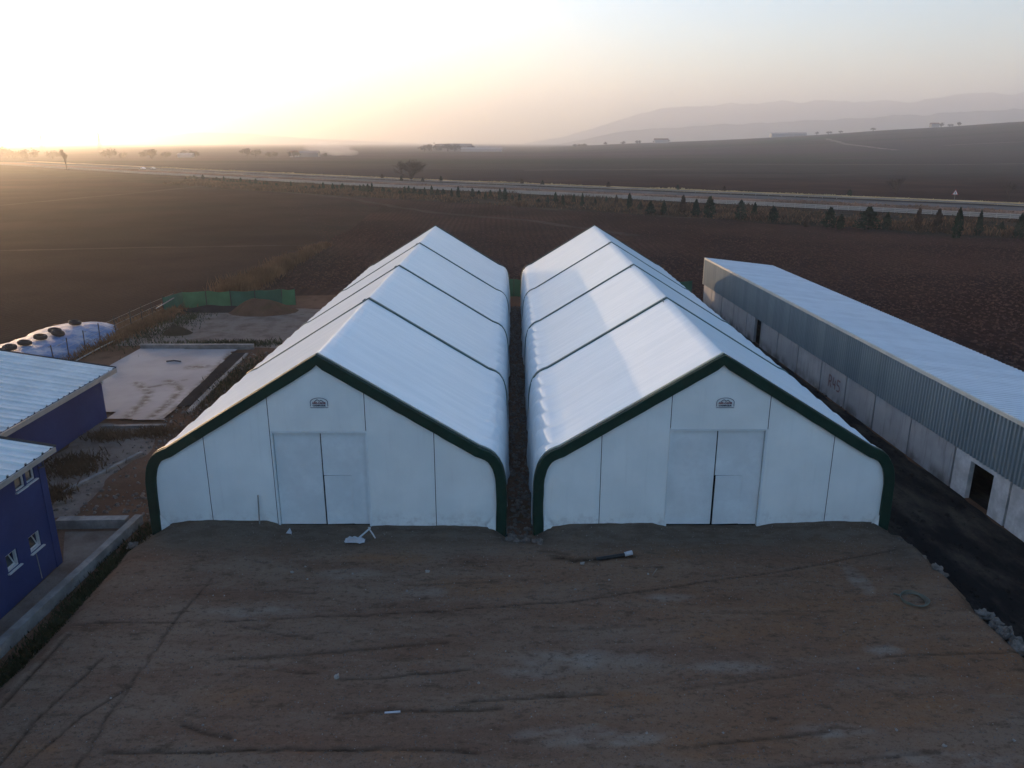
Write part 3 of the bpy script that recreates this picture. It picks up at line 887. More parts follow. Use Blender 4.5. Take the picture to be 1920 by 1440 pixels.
    ins = [(x * .93, (z - .0) * .90 if z > 0 else z) for x, z in arc]
    k = len(arc)
    bd = mesh('badge', [(bx + x, y, bz + z) for x, z in arc] + [(bx + x, y, bz + z) for x, z in ins], [(i, i + 1, k + i + 1, k + i) for i in range(k - 1)], 'ink', root)
    def stroke(pts, wd, nm, mt):
        mb = MB()
        for (ax, az), (bx_, bz_) in zip(pts[:-1], pts[1:]):
            dx, dz = bx_ - ax, bz_ - az; L = math.hypot(dx, dz); nx, nzz = -dz / L * wd, dx / L * wd
            mb.add([(bx + ax - nx, y - .003, bz + az - nzz), (bx + bx_ - nx, y - .003, bz + bz_ - nzz), (bx + bx_ + nx, y - .003, bz + bz_ + nzz), (bx + ax + nx, y - .003, bz + az + nzz)], [(0, 1, 2, 3)])
        return mb.build(nm, mt, bd)
    stroke([(-.19, .045), (-.06, .14), (.02, .07), (.09, .115), (.19, .045)], .014, 'emblem', 'ink')
    stroke([(-W, -.20), (W, -.20)], .012, 'underline', 'ink')
    text_mesh('ARK-\u00c7ADIR', .115, 'lettering', 'redink', bd, bx, y - .003, bz - .01, .56)
    text_mesh('\u00c7ADIRCILIK', .085, 'lettering', 'ink', bd, bx, y - .003, bz - .115, .54)
    # back gable
    mesh('back_wall', [(cx + x, back - .02, z) for x in xs for z in (-.05, top_z(x) - .1)], [(2 * i, 2 * i + 1, 2 * i + 3, 2 * i + 2) for i in range(40)], 'wallfab', root)
    return root

left = shed(-7.7, 'white fabric storage shed with green gable trim, nearest the violet blue buildings', [41.45, 53.2, 65.6], 79.9,
            [-4.87, -2.14, 1.77, 4.52], (-2.02, -.13, 1.70, 1.15), 4.76, 1.0)
right = shed(8.35, 'white fabric storage shed with green gable trim, beside the grey concrete barn', [41.6, 53.6, 66.2], 80.3,
             [-4.69, -1.93, 2.02, 4.78], (-1.84, .02, 1.93, 1.15), 4.87, 2.35)

# ------------------------------------------------------------------ concrete barn on the right
KX = -.036
def bx_(y): return 21.42 + KX * (y - 30)
BD = Vector((KX, 1, 0)).normalized(); BN = Vector((-1, KX, 0)).normalized()   # along the wall, and outwards (towards the sheds)
def bp(s, d, z):
    """point of the barn: s metres along the wall (world y at the wall), d metres inwards"""
    p = Vector((bx_(s), s, z)) - BN * d
    return (p.x, p.y, p.z)
barn = thing('concrete_barn', 'long grey barn of concrete panels, ribbed metal cladding and lean-to metal roof', 'barn', (bx_(55), 55, 0))
Y0B, Y1B, WB = 14.6, 79.2, 6.7
ZC, ZT, ZR = 2.20, 4.78, 3.98
def slab_piece(s0, s1, d0, d1, z0, z1, name, mat, zt1=None, parent=barn):
    zt = [z1, z1, zt1 or z1, zt1 or z1]
    v = [bp(s0, d0, z0), bp(s1, d0, z0), bp(s1, d1, z0), bp(s0, d1, z0), bp(s0, d0, zt[0]), bp(s1, d0, zt[1]), bp(s1, d1, zt[2]), bp(s0, d1, zt[3])]
    return mesh(name, v, [(0, 3, 2, 1), (4, 5, 6, 7), (0, 1, 5, 4), (1, 2, 6, 5), (2, 3, 7, 6), (3, 0, 4, 7)], mat, parent)
JT = [14.6, 18.6, 22.6, 26.6, 30.6, 34.7, 38.75, 42.7, 46.4, 50.1, 54.15, 58.15, 61.8, 65.5, 69.2, 72.8, 76.2, 79.2]
DOORS = {(30.6, 34.7): (31.75, 33.45, 1.90), (61.8, 65.5): (61.95, 63.45, 2.12), (18.6, 22.6): (19.5, 21.2, 1.9)}
for a, b in zip(JT[:-1], JT[1:]):
    g = .07
    pr = .012 * random.uniform(-1, 1)
    if (a, b) in DOORS:
        d0, d1, dz = DOORS[(a, b)]
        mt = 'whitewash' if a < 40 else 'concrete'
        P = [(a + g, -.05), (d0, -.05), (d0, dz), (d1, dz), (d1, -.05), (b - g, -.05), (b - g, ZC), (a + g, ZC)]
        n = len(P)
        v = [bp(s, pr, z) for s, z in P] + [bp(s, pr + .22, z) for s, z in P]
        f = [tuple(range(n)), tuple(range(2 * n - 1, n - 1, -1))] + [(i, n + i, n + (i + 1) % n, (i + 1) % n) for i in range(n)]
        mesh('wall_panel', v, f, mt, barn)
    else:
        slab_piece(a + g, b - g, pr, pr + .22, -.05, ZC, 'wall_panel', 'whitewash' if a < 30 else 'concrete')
    if (a, b) not in DOORS and a != 72.8:
        pass
for s in JT[1:-1]:
    slab_piece(s - .068, s + .068, .09, .18, -.05, ZC - .01, 'joint_strip', 'roaddark')
# graffiti on the panel between 46.4 and 50.1
gl = MB()
def gst(pts, wd=.05):
    for (a, az), (b, bz_) in zip(pts[:-1], pts[1:]):
        dx, dz = b - a, bz_ - az; L = math.hypot(dx, dz); nx, nzz = -dz / L * wd, dx / L * wd
        # reading direction runs towards smaller y
        q = [(a - nx, az - nzz), (b - nx, bz_ - nzz), (b + nx, bz_ + nzz), (a + nx, az + nzz)]
        gl.add([bp(48.75 - s, -.02, z) for s, z in q], [(0, 1, 2, 3)])
gst([(0, .75), (0, 1.55)]); gst([(0, 1.55), (.30, 1.50), (.36, 1.32), (.28, 1.16), (0, 1.12)]); gst([(.12, 1.12), (.42, .78)])
gst([(.66, 1.55), (.60, 1.08), (1.0, 1.08)]); gst([(.92, 1.40), (.92, .80)])
gst([(1.62, 1.50), (1.22, 1.52), (1.20, 1.20), (1.50, 1.18), (1.62, 1.0), (1.50, .82), (1.20, .82)])
gl.build('graffiti', 'graffiti', barn)
# ribbed cladding: one object per sheet, sharing nothing so that each keeps its own tone
def ribbed(s0, s1, pts, rib, hh, name, mat, nrm):
    """corrugated sheet between two polylines (bottom, top) offset along nrm"""
    n = max(2, int((s1 - s0) / rib)); prof = []
    for k in range(n):
        a = s0 + (s1 - s0) * k / n; L = (s1 - s0) / n
        prof += [(a, 0), (a + L * .30, 0), (a + L * .42, hh), (a + L * .72, hh), (a + L * .84, 0)]
    prof.append((s1, 0))
    v = []
    for (s, h) in prof:
        for (d, z) in pts:
            p = Vector(bp(s, d, z)) + Vector(nrm) * h
            v.append(tuple(p))
    m = len(pts)
    f = [(i * m + j, (i + 1) * m + j, (i + 1) * m + j + 1, i * m + j + 1) for i in range(len(prof) - 1) for j in range(m - 1)]
    return mesh(name, v, f, mat, barn)
ns = 62
for k in range(ns):
    a = Y0B + (Y1B - Y0B) * k / ns; b = Y0B + (Y1B - Y0B) * (k + 1) / ns
    e = .004 * (k % 2)
    ribbed(a, b + .03, [(-.02 - e, ZC - .06), (-.02 - e, ZT - .06)], .26, .075, 'cladding_sheet', 'clad', BN)
for k in range(ns):
    a = Y0B + (Y1B - Y0B) * k / ns; b = Y0B + (Y1B - Y0B) * (k + 1) / ns
    e = .004 * (k % 2)
    ribbed(a, b + .03, [(-.05, ZT + .02 + e), (WB / 2, (ZT + ZR) / 2 + .02 + e), (WB + .25, ZR - .01 + e)], .32, .06, 'roof_sheet', 'roof', (0, 0, 1))
slab_piece(Y0B, Y1B + .05, -.13, -.02, ZT - .10, ZT + .075, 'fascia', 'fascia')
slab_piece(Y1B, Y1B + .06, -.02, WB, ZC - .1, ZT - .02, 'gable_cladding', 'clad', ZR - .02)
slab_piece(Y1B - .22, Y1B, 0.23, WB, -.05, ZC, 'end_wall', 'concrete')
slab_piece(Y0B, Y0B + .2, .23, WB, -.05, ZT - .1, 'end_wall', 'concrete', ZR - .1)
slab_piece(Y0B, Y1B, WB, WB + .2, -.05, ZR - .12, 'back_wall', 'concrete')
slab_piece(Y1B - .01, Y1B + .07, -.14, -.02, ZC - .06, ZT - .1, 'corner_flashing', 'fascia')
slab_piece(Y0B, Y1B, .23, WB, .03, .05, 'floor', 'darksoil')

# ------------------------------------------------------------------ violet blue buildings on the left
def lean_building(name, label, xw, y0, y1, width, ze, slope, over, zbase=-.05):
    root = thing(name, label, 'farm building', (xw - width / 2, (y0 + y1) / 2, 0), 'violet blue farm buildings')
    return root
def ribroof(root, xe, y0, y1, width, ze, slope, rib=.32, mat='roofblue'):
    """roof sheets rise from the eave at xe towards -x; ribs run up the slope"""
    ns = max(1, int((y1 - y0) / 1.05))
    for k in range(ns):
        a = y0 + (y1 - y0) * k / ns; b = y0 + (y1 - y0) * (k + 1) / ns
        n = 2; prof = []
        for q in range(n):
            s = a + (b - a) * q / n; L = (b - a) / n; hr = .095 if q == 0 else .05
            prof += [(s, 0), (s + L * .50, 0), (s + L * .56, hr), (s + L * .74, hr), (s + L * .80, 0)]
        prof.append((b + .02, 0))
        e = .004 * (k % 2)
        v = []
        for (s, h) in prof:
            v += [(xe, s, ze + h + e), (xe - width, s, ze + slope * width + h + e)]
        mesh('roof_sheet', v, [(2 * i, 2 * i + 1, 2 * i + 3, 2 * i + 2) for i in range(len(prof) - 1)], mat, root)

# near building
bn = thing('blue_building', 'violet blue rendered building with two open windows and ribbed roof, closest to the viewer', 'farm building', (-21, 21, 0), 'violet blue farm buildings')
XW = -17.95; YB = 27.55
def wall_with_holes(root, x, y0, y1, z0, z1, holes, mat, thick=.25):
    """wall in the plane x, facing +x, cut into rectangles round its window openings, joined in one mesh"""
    ys = sorted({y0, y1} | {h[0] for h in holes} | {h[1] for h in holes}); zs = sorted({z0, z1} | {h[2] for h in holes} | {h[3] for h in holes})
    mb = MB()
    for i in range(len(ys) - 1):
        for j in range(len(zs) - 1):
            cy, cz = (ys[i] + ys[i + 1]) / 2, (zs[j] + zs[j + 1]) / 2
            if any(h[0] < cy < h[1] and h[2] < cz < h[3] for h in holes): continue
            mb.add([(x, ys[i], zs[j]), (x, ys[i + 1], zs[j]), (x, ys[i + 1], zs[j + 1]), (x, ys[i], zs[j + 1])], [(0, 1, 2, 3)])
    for (a, b, c, d) in holes:
        mb.add([(x, a, c), (x, b, c), (x, b, d), (x, a, d), (x - thick, a, c), (x - thick, b, c), (x - thick, b, d), (x - thick, a, d)],
               [(0, 4, 5, 1), (1, 5, 6, 2), (2, 6, 7, 3), (3, 7, 4, 0)])
    return mb.build('wall', mat, root)
HOLES = [(25.92, 26.62, 1.32, 1.98), (24.55, 25.2, 1.32, 1.98), (26.45, 26.98, 3.92, 4.52), (25.78, 26.35, 3.90, 4.50)]
wall_with_holes(bn, XW, 12, YB, -.05, 4.76, HOLES, 'blue')
mesh('wall', [(XW, YB, -.05), (-29, YB, -.05), (-29, YB, 4.72 + .17 * 11), (XW, YB, 4.72)], [(0, 1, 2, 3)], 'blue', bn)
mesh('wall', [(XW, 12, -.05), (-29, 12, -.05), (-29, 12, 4.72 + .17 * 11), (XW, 12, 4.72)], [(3, 2, 1, 0)], 'blue', bn)
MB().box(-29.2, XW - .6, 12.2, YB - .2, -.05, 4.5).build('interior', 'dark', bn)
MB().box(XW - .02, XW + .035, YB - .34, YB + .035, -.05, 4.66).build('corner_pilaster', 'blue', bn)
ribroof(bn, -17.70, 12, 28.0, 11.5, 4.77, .17)
MB().box(-17.69, -17.62, 12, 28.02, 4.58, 4.76).build('fascia', 'fasciadull', bn)
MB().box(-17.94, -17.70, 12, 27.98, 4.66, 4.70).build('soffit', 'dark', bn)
mesh('verge_trim', [(-17.62, 28.02, 4.78), (-29.2, 28.02, 4.78 + .17 * 11.58), (-29.2, 28.08, 4.84 + .17 * 11.58), (-17.62, 28.08, 4.84), (-17.62, 28.02, 4.64), (-29.2, 28.02, 4.64 + .17 * 11.58)], [(0, 1, 2, 3), (0, 4, 5, 1)], 'post', bn)
for i, (a, b, c, d) in enumerate(HOLES):
    x = XW - .10; t = .055
    mb = MB(); mb.box(x - .05, x + .05, a, a + t, c, d); mb.box(x - .05, x + .05, b - t, b, c, d)
    mb.box(x - .05, x + .05, a + t, b - t, c, c + t); mb.box(x - .05, x + .05, a + t, b - t, d - t, d)
    wf = mb.build('window', 'frame', bn)
    MB().box(XW - .12, XW + .09, a - .06, b + .06, c - .05, c - .005).build('sill', 'frame', wf)
    if i < 2:      # lower windows: sash tilted into the room at the top
        an = R(24); hgt_ = d - c - 2 * t; y0_, y1_ = a + t, b - t
        def tp(y, z): return (x - .02 - math.sin(an) * z, y, c + t + math.cos(an) * z)
        mb = MB(); bt = .05
        for (ya, yb_, za, zb_) in ((y0_, y0_ + bt, 0, hgt_), (y1_ - bt, y1_, 0, hgt_), (y0_ + bt, y1_ - bt, 0, bt), (y0_ + bt, y1_ - bt, hgt_ - bt, hgt_)):
            q = [tp(ya, za), tp(yb_, za), tp(yb_, zb_), tp(ya, zb_)]
            mb.add(q + [(p[0] - .04, p[1], p[2]) for p in q], [(0, 1, 2, 3), (7, 6, 5, 4), (0, 4, 5, 1), (1, 5, 6, 2), (2, 6, 7, 3), (3, 7, 4, 0)])
        mb.build('sash', 'frame', wf)
        q = [tp(y0_ + bt, bt), tp(y1_ - bt, bt), tp(y1_ - bt, hgt_ - bt), tp(y0_ + bt, hgt_ - bt)]
        mesh('pane', [(p[0] - .02, p[1], p[2]) for p in q], [(0, 1, 2, 3)], 'glass', wf)
    else:
        mesh('pane', [(x, a + t, c + t), (x, b - t, c + t), (x, b - t, d - t), (x, a + t, d - t)], [(0, 1, 2, 3)], 'glass', wf)
MB().tube([(XW + .03, 26.14, 1.2), (XW + .03, 26.2, .12)], .015, 5).build('drain_pipe', 'wire', bn)
MB().tube([(XW + .06, 27.2, 4.25), (XW + .10, 27.42, 4.2), (XW + .02, 27.5, 4.4)], .035, 6).build('bracket', 'post', bn)
# rear building
br = thing('blue_building', 'violet blue rendered building with plain wall, further back beside the concrete slab', 'farm building', (-29, 38, 0), 'violet blue farm buildings')
XR = -24.6
mesh('wall', [(XR, 28.2, -.05), (XR, 44.6, -.05), (XR, 44.6, 2.95), (XR, 28.2, 2.95)], [(0, 1, 2, 3)], 'blue', br)
mesh('wall', [(XR, 44.6, -.05), (-35, 44.6, -.05), (-35, 44.6, 4.55), (XR, 44.6, 2.92)], [(0, 1, 2, 3)], 'blue', br)
mesh('wall', [(XR, 28.2, -.05), (-35, 28.2, -.05), (-35, 28.2, 4.55), (XR, 28.2, 2.92)], [(3, 2, 1, 0)], 'blue', br)
ribroof(br, -23.98, 28.0, 45.2, 7.2, 3.0, .158)
ribroof(br, -31.1, 28.0, 44.75, 4.5, 4.12, .158)
MB().box(-23.97, -23.88, 28.0, 45.22, 2.72, 2.98).build('fascia', 'fasciadull', br)
mesh('verge_trim', [(-23.9, 45.22, 3.0), (-31.2, 45.22, 3.0 + .158 * 7.3), (-31.2, 45.28, 3.06 + .158 * 7.3), (-23.9, 45.28, 3.06), (-23.9, 45.22, 2.86), (-31.2, 45.22, 2.86 + .158 * 7.3)], [(0, 1, 2, 3), (0, 4, 5, 1)], 'post', br)
MB().tube([(-24.35, 44.1, 2.7), (-24.3, 44.15, 2.35)], .08, 6).build('gutter_outlet', 'frame', br)

# ------------------------------------------------------------------ concrete work on the left
def slab_obj():
    pts = [(-30.0, 46), (-24.4, 45.4), (-24.4, 44.2), (-20.9, 43.9), (-21.0, 46.6), (-22.2, 59.7), (-22.0, 60.7), (-30.0, 60.9)]
    # fine grid clipped to the outline, so that dirt marks have their own shape
    xs = np.arange(-30, -20.7, .18); ys = np.arange(43.8, 61, .18)
    def inside(x, y):
        c = False; j = len(pts) - 1
        for i in range(len(pts)):
            xi, yi = pts[i]; xj, yj = pts[j]
            if (yi > y) != (yj > y) and x < (xj - xi) * (y - yi) / (yj - yi) + xi: c = not c
            j = i
        return c
    v = [(x, y, .12) for y in ys for x in xs]; nx = len(xs)
    f = [q for q in grid(nx, len(ys)) if inside(v[q[0]][0] + .09, v[q[0]][1] + .09)]
    o = mesh('concrete_slab', v, f, 'slab')
    at = o.data.attributes.new('dirt', 'FLOAT', 'POINT')
    px = np.array([p[0] for p in v]); py = np.array([p[1] for p in v])
    d = np.zeros(len(v))
    for P, wd in (([(-21.8, 44.2), (-21.9, 47), (-22.3, 50), (-24, 52)], .28), ([(-23.3, 44.2), (-23.6, 47.5), (-24.2, 49.5), (-26, 51.5)], .3), ([(-25, 50), (-22.8, 52.2)], .2), ([(-23.8, 55.4), (-22.8, 55.6)], .4), ([(-21, 44), (-21, 48), (-22.2, 60)], .35)):
        for a, b in zip(P[:-1], P[1:]):
            d = np.maximum(d, np.exp(-(seg_d(px, py, a, b) / wd) ** 2))
    at.data.foreach_set('value', d.astype(np.float32))
    o['kind'] = 'structure'
slab_obj()
def solid(name, label, cat, build, mat, group=None):
    mb = MB(); build(mb)
    o = mb.build(name, mat)
    return tag(o, label, cat, group)
solid('kerb_wall', 'low pale concrete kerb along the far end of the slab', 'kerb', lambda m: m.beam((-30.0, 61.15, 0), (-20.9, 61.15, 0), .35, .42), 'oldconcrete')
solid('kerb_wall', 'short concrete kerb stub between slab and left white shed', 'kerb', lambda m: m.beam((-18.2, 48.9, 0), (-15.3, 48.9, 0), .3, .35), 'oldconcrete')
solid('kerb_wall', 'thin concrete edging strip along the right side of the slab trench', 'kerb', lambda m: m.beam((-20.0, 45.5, 0), (-21.0, 59.5, 0), .35, .12), 'oldconcrete')
solid('kerb_wall', 'concrete edging in front of the rear violet blue building', 'kerb', lambda m: m.beam((-24.0, 42.9, 0), (-20.4, 43.1, 0), .3, .15), 'oldconcrete')
solid('kerb_wall', 'narrow concrete edging bordering the gravel beside violet blue buildings', 'kerb', lambda m: (m.beam((-21.4, 33.8, 0), (-19.9, 38.9, 0), .22, .14)), 'oldconcrete')
solid('retaining_wall', 'low pale concrete wall running out from the near violet blue building', 'wall', lambda m: m.beam((-19.7, 30.55, 0), (-16.75, 30.65, 0), .42, .42), 'oldconcrete')
solid('retaining_wall', 'low pale concrete wall running along the ditch at the yard edge', 'wall', lambda m: m.beam((-16.35, 30.9, 0), (-17.0, 15, 0), .32, .44), 'oldconcrete')
poly_sheet('concrete_apron', [(-17.9, 27.6), (-19.2, 30.1), (-16.8, 30.2), (-17.0, 15), (-18.0, 15)], .02, 'gravel', .5, .05)
poly_sheet('trench', [(-21.1, 46.3), (-20.3, 46.8), (-21.05, 59.6), (-22.1, 59.6)], .124, 'roaddark', .5, .08)

# ------------------------------------------------------------------ silage heap, tyres, fence, nets
def silage():
    cx0, y0, y1 = -37.4, 52.0, 69.3
    v = []; na, nyv = 18, 50
    for j in range(nyv + 1):
        t = j / nyv; y = y0 + (y1 - y0) * t
        e = min(1, max(0, (1 - t) / .22)) ** .42 if t > .78 else 1
        for i in range(na + 1):
            a = PI * i / na
            hw = 3.3 * e; hh = 1.2 * e
            x = cx0 - math.cos(a) * hw; z = math.sin(a) ** .8 * hh
            k = 1 + .10 * nz(x, y, z, .7) + .04 * nz(x, y, z, 2)
            v.append((cx0 + (x - cx0) * k, y, z * k - .05))
    o = mesh('silage_heap', v, grid(na + 1, nyv + 1), 'silage', None, True)
    tag(o, 'long mound covered with white and blue plastic sheet, weighted with tyres', 'silage heap')
silage()
def torus_mesh(name, R0, r0, nu=18, nv=8, mat='tyre'):
    v = []; f = []
    for i in range(nu):
        for j in range(nv):
            a = 2 * PI * i / nu; b = 2 * PI * j / nv
            v.append(((R0 + r0 * math.cos(b)) * math.cos(a), (R0 + r0 * math.cos(b)) * math.sin(a), r0 * 1.1 * math.sin(b)))
            f.append((i * nv + j, ((i + 1) % nu) * nv + j, ((i + 1) % nu) * nv + (j + 1) % nv, i * nv + (j + 1) % nv))
    return v, f
tv, tf = torus_mesh('tyre', .36, .15)
TY = [(-37.2, 64.9, 'farthest tyre on the plastic covered heap'), (-37.3, 62.0, 'tyre on heap crest touching its twin, the one behind'), (-36.6, 61.2, 'tyre on heap flank touching its twin, the lower one'), (-37.2, 59.8, 'black tyre on heap crest midway along the row'),
      (-37.3, 57.9, 'largest looking black tyre on the heap crest'), (-37.6, 56.5, 'thin looking tyre on the heap, second from the roof'), (-37.7, 55.3, 'tyre half hidden by the ribbed roof, at heap end')]
td = None
for x, y, lb in TY:
    if td is None:
        o = mesh('tyre', tv, tf, 'tyre', None, True); td = o.data
    else:
        o = data_obj('tyre', td)
    hw, hh = 3.3, 1.2
    u = (x + 37.4) / hw
    z = hh * (1 - u * u) ** .4
    o.location = (x, y, z + .16)
    o.rotation_euler = (random.uniform(-.1, .1), .12 + u * .8, 0)
    tag(o, lb, 'tyre', 'tyres on the silage heap')
fence = thing('wire_fence', 'rusty post and wire fence beside the plastic covered mound', 'fence', (-34.2, 66, 0))
fp = [(-33.9, 55.6), (-34.1, 57.9), (-34.1, 60.3), (-34.2, 62.9), (-34.2, 65.6), (-34.2, 68.4), (-34.2, 70.6), (-34.2, 72.8), (-34.1, 75.2), (-34.0, 77.4)]
for x, y in fp:
    MB().tube([(x, y, -.05), (x + random.uniform(-.06, .06), y, 1.75)], .04, 5).build('post', 'post', fence)
for z in (.5, 1.0, 1.5):
    MB().tube([(x, y, z) for x, y in fp], .010, 3).build('wire', 'wire', fence)
solid('pipe', 'thin pale pipe lying in the weeds along the wire fence', 'pipe', lambda m: m.tube([(-33.2, 57.0, .12), (-33.3, 60.6, .16), (-33.2, 63.2, .2)], .05, 5), 'wire')
solid('pipe', 'pale rail leaning on the fence near the green net corner', 'pipe', lambda m: m.tube([(-33.9, 73.0, .9), (-33.5, 77.3, 1.35)], .05, 5), 'wire')
def net(name, label, pts, h, mats, seed):
    root = thing(name, label, 'net fence', (pts[len(pts) // 2][0], pts[len(pts) // 2][1], 0))
    for q, (a, b) in enumerate(zip(pts[:-1], pts[1:])):
        L = math.hypot(b[0] - a[0], b[1] - a[1]); n = max(3, int(L / .22)); v = []
        dx, dy = (b[0] - a[0]) / L, (b[1] - a[1]) / L
        for k in range(6):
            for i in range(n + 1):
                t = i / n
                x = a[0] + (b[0] - a[0]) * t; y = a[1] + (b[1] - a[1]) * t
                wv = .16 * nz(x * 1.1, y * 1.1, seed + k * .1) + .07 * nz(x * 3, y * 3, seed + k * .2)
                z = h * k / 5 + (.12 * nz(x * .6, y * .6, seed + 7) - .10 * math.sin(PI * t) ** 2 * (k / 5))
                v.append((x - dy * wv, y + dx * wv, max(z, 0) if k else -.05))
        mesh('net', v, grid(n + 1, 6), mats[q % len(mats)], root, True)
    for (x, y) in pts:
        MB().tube([(x, y, -.05), (x, y, h + .1)], .04, 5).build('post', 'post', root)
    return root
net('net_fence', 'green shade net fence sagging behind the dirt ground by the ploughed field', [(-34.0, 74.8), (-33.2, 77.6), (-31.0, 78.0), (-28.6, 78.2), (-26.2, 78.5), (-23.6, 79.0), (-22.3, 79.2)], 1.65, ['tarp2', 'tarp', 'tarp', 'tarp2'], 3)
net('net_fence', 'green net fence seen through the gap between the two white sheds', [(-2.0, 83.6), (0.2, 83.7), (2.4, 83.6)], 1.9, ['tarp2'], 5)
net('net_fence', 'dark green net fence at the far corner between right shed and barn', [(14.0, 82.5), (16.5, 82.6), (19.2, 82.4)], 1.9, ['tarp2'], 6)
def heap(name, label, x, y, rx, ry, h, mat, seed):
    n = 26; v = []; 
    for j in range(n + 1):
        for i in range(n + 1):
            u, w_ = i / n * 2 - 1, j / n * 2 - 1
            q = max(0, 1 - (u * u + w_ * w_)); k = q ** 1.1
            z = h * k * (1 + .5 * nz(u * 2, w_ * 2, seed)) + .06 * k * nz(u * 9, w_ * 9, seed)
            v.append((x + u * rx, y + w_ * ry, z - .01))
    return tag(mesh(name, v, grid(n + 1, n + 1), mat, None, True), label, 'dirt heap')
heap('dirt_heap', 'grey brown heap of earth at right end of the green net', -24.6, 75.8, 3.4, 2.4, 1.25, 'farmyard', 2)
heap('dirt_heap', 'dark low earth bank at the foot of the green net', -29.2, 76.2, 4.0, 1.1, .6, 'roaddark', 4)
heap('dirt_heap', 'small dark mound of earth and weeds beside the field track', -29.3, 66.5, 1.3, 1.0, .7, 'vergedirt', 6)
heap('dirt_heap', 'long brown spoil bank between slab and left white shed', -17.2, 54.0, 1.1, 6.5, .5, 'farmyard', 8)
heap('dirt_heap', 'reddish brown spoil beside left white shed, nearest the yard', -16.9, 40.0, 1.4, 5.5, .45, 'farmyard', 9)

# ------------------------------------------------------------------ vegetation as uncountable cover
def blades(name, n, place, hmin, hmax, wd, mat, spread=.25, seed=1):
    rnd = random.Random(seed); v = []; f = []
    for _ in range(n):
        x, y, z, k = place(rnd)
        h = rnd.uniform(hmin, hmax) * k
        a = rnd.uniform(0, PI); c, s = math.cos(a) * wd * rnd.uniform(.6, 1.4), math.sin(a) * wd * rnd.uniform(.6, 1.4)
        lx, ly = rnd.gauss(0, spread) * h, rnd.gauss(0, spread) * h
        o = len(v)
        v += [(x - c, y - s, z), (x + c, y + s, z), (x + c * .5 + lx * .5, y + s * .5 + ly * .5, z + h * .6), (x + lx, y + ly, z + h)]
        f += [(o, o + 1, o + 2), (o, o + 2, o + 3)]
    ob = mesh(name, v, f, mat); ob['kind'] = 'stuff'
    return ob
def pl_reed(r):
    t = r.random() ** 1.15; y = 84 + 44 * t
    w_ = .9 + .9 * max(0, 1 - t * 1.3)
    k = (.55 + .6 * max(0, nz(0, y, 3, .22) + .35)) * (1.0 - .35 * t)
    return (-30.7 + .3 * t + r.gauss(0, w_ * .55), y, 0, k)
blades('dry_reeds', 9000, pl_reed, .7, 2.3, .05, 'reed', .18, 2)
vb = along(-20, 3.0)
def pl_verge(d0, d1, x0=-140, x1=110):
    P0 = [p for p in along(d0, 2.0) if x0 < p[0] < x1]; P1 = [p for p in along(d1, 2.0) if x0 < p[0] < x1]
    n = min(len(P0), len(P1))
    def f(r):
        for _ in range(8):
            i = r.randrange(n); t = r.random()
            x = P0[i][0] + (P1[i][0] - P0[i][0]) * t + r.uniform(-1.5, 1.5); y = P0[i][1] + (P1[i][1] - P0[i][1]) * t + r.uniform(-1.5, 1.5)
            m = nz(x, y, 2, .06) + .5 * nz(x, y, 7, .22)
            if m > r.uniform(-.5, .35): break
        return (x, y, 0, .6 + max(0, m))
    return f
blades('verge_weeds', 34000, pl_verge(-42, -5), .3, 1.2, .2, 'dry', .4, 4)
blades('verge_weeds', 9000, pl_verge(-41, -12), .4, 1.5, .14, 'reed', .35, 14)
blades('verge_grass', 16000, pl_verge(-40, -3), .15, .55, .2, 'grass', .4, 5)
blades('dry_grass', 9000, pl_verge(12.5, 24.5, -250, 200), .2, .6, .25, 'median', .4, 6)
blades('dry_grass', 8000, pl_verge(45, 56, -250, 240), .2, .7, .3, 'straw', .4, 7)
def pl_weeds(spots):
    def f(r):
        x, y, rx, ry = r.choice(spots)
        return (x + r.gauss(0, rx), y + r.gauss(0, ry), 0.0, 1.0)
    return f
blades('weeds', 5200, pl_weeds([(-34.3, 60, .6, 4), (-33.8, 66, .7, 3), (-33.6, 71, .8, 3), (-33.8, 75, .6, 2), (-34.6, 69, .8, 2)]), .2, .75, .04, 'reed', .35, 8)
blades('weeds', 4200, pl_weeds([(-31.5, 66, 1.2, 2.5), (-26, 62.5, 3, .5), (-22, 62.8, 2, .5), (-31, 72, 1, 2), (-19.6, 53, .5, 3), (-18.5, 50.5, .8, 1.2)]), .1, .4, .04, 'grass', .4, 9)
blades('weeds', 5200, pl_weeds([(-22.7, 37.6, .7, .6), (-22.3, 36.5, .6, .4), (-19.2, 49.5, .6, 3), (-18.6, 55, .5, 3), (-22.8, 41.4, .7, .4), (-21.6, 33.6, .35, .5), (-20.5, 42.0, .6, .4)]), .12, .45, .03, 'dry', .4, 10)
blades('weeds', 7000, pl_weeds([(-15.7, 23, .25, 4), (-15.6, 27, .3, 1.8), (-15.8, 19, .25, 3)]), .08, .3, .025, 'grass', .4, 11)
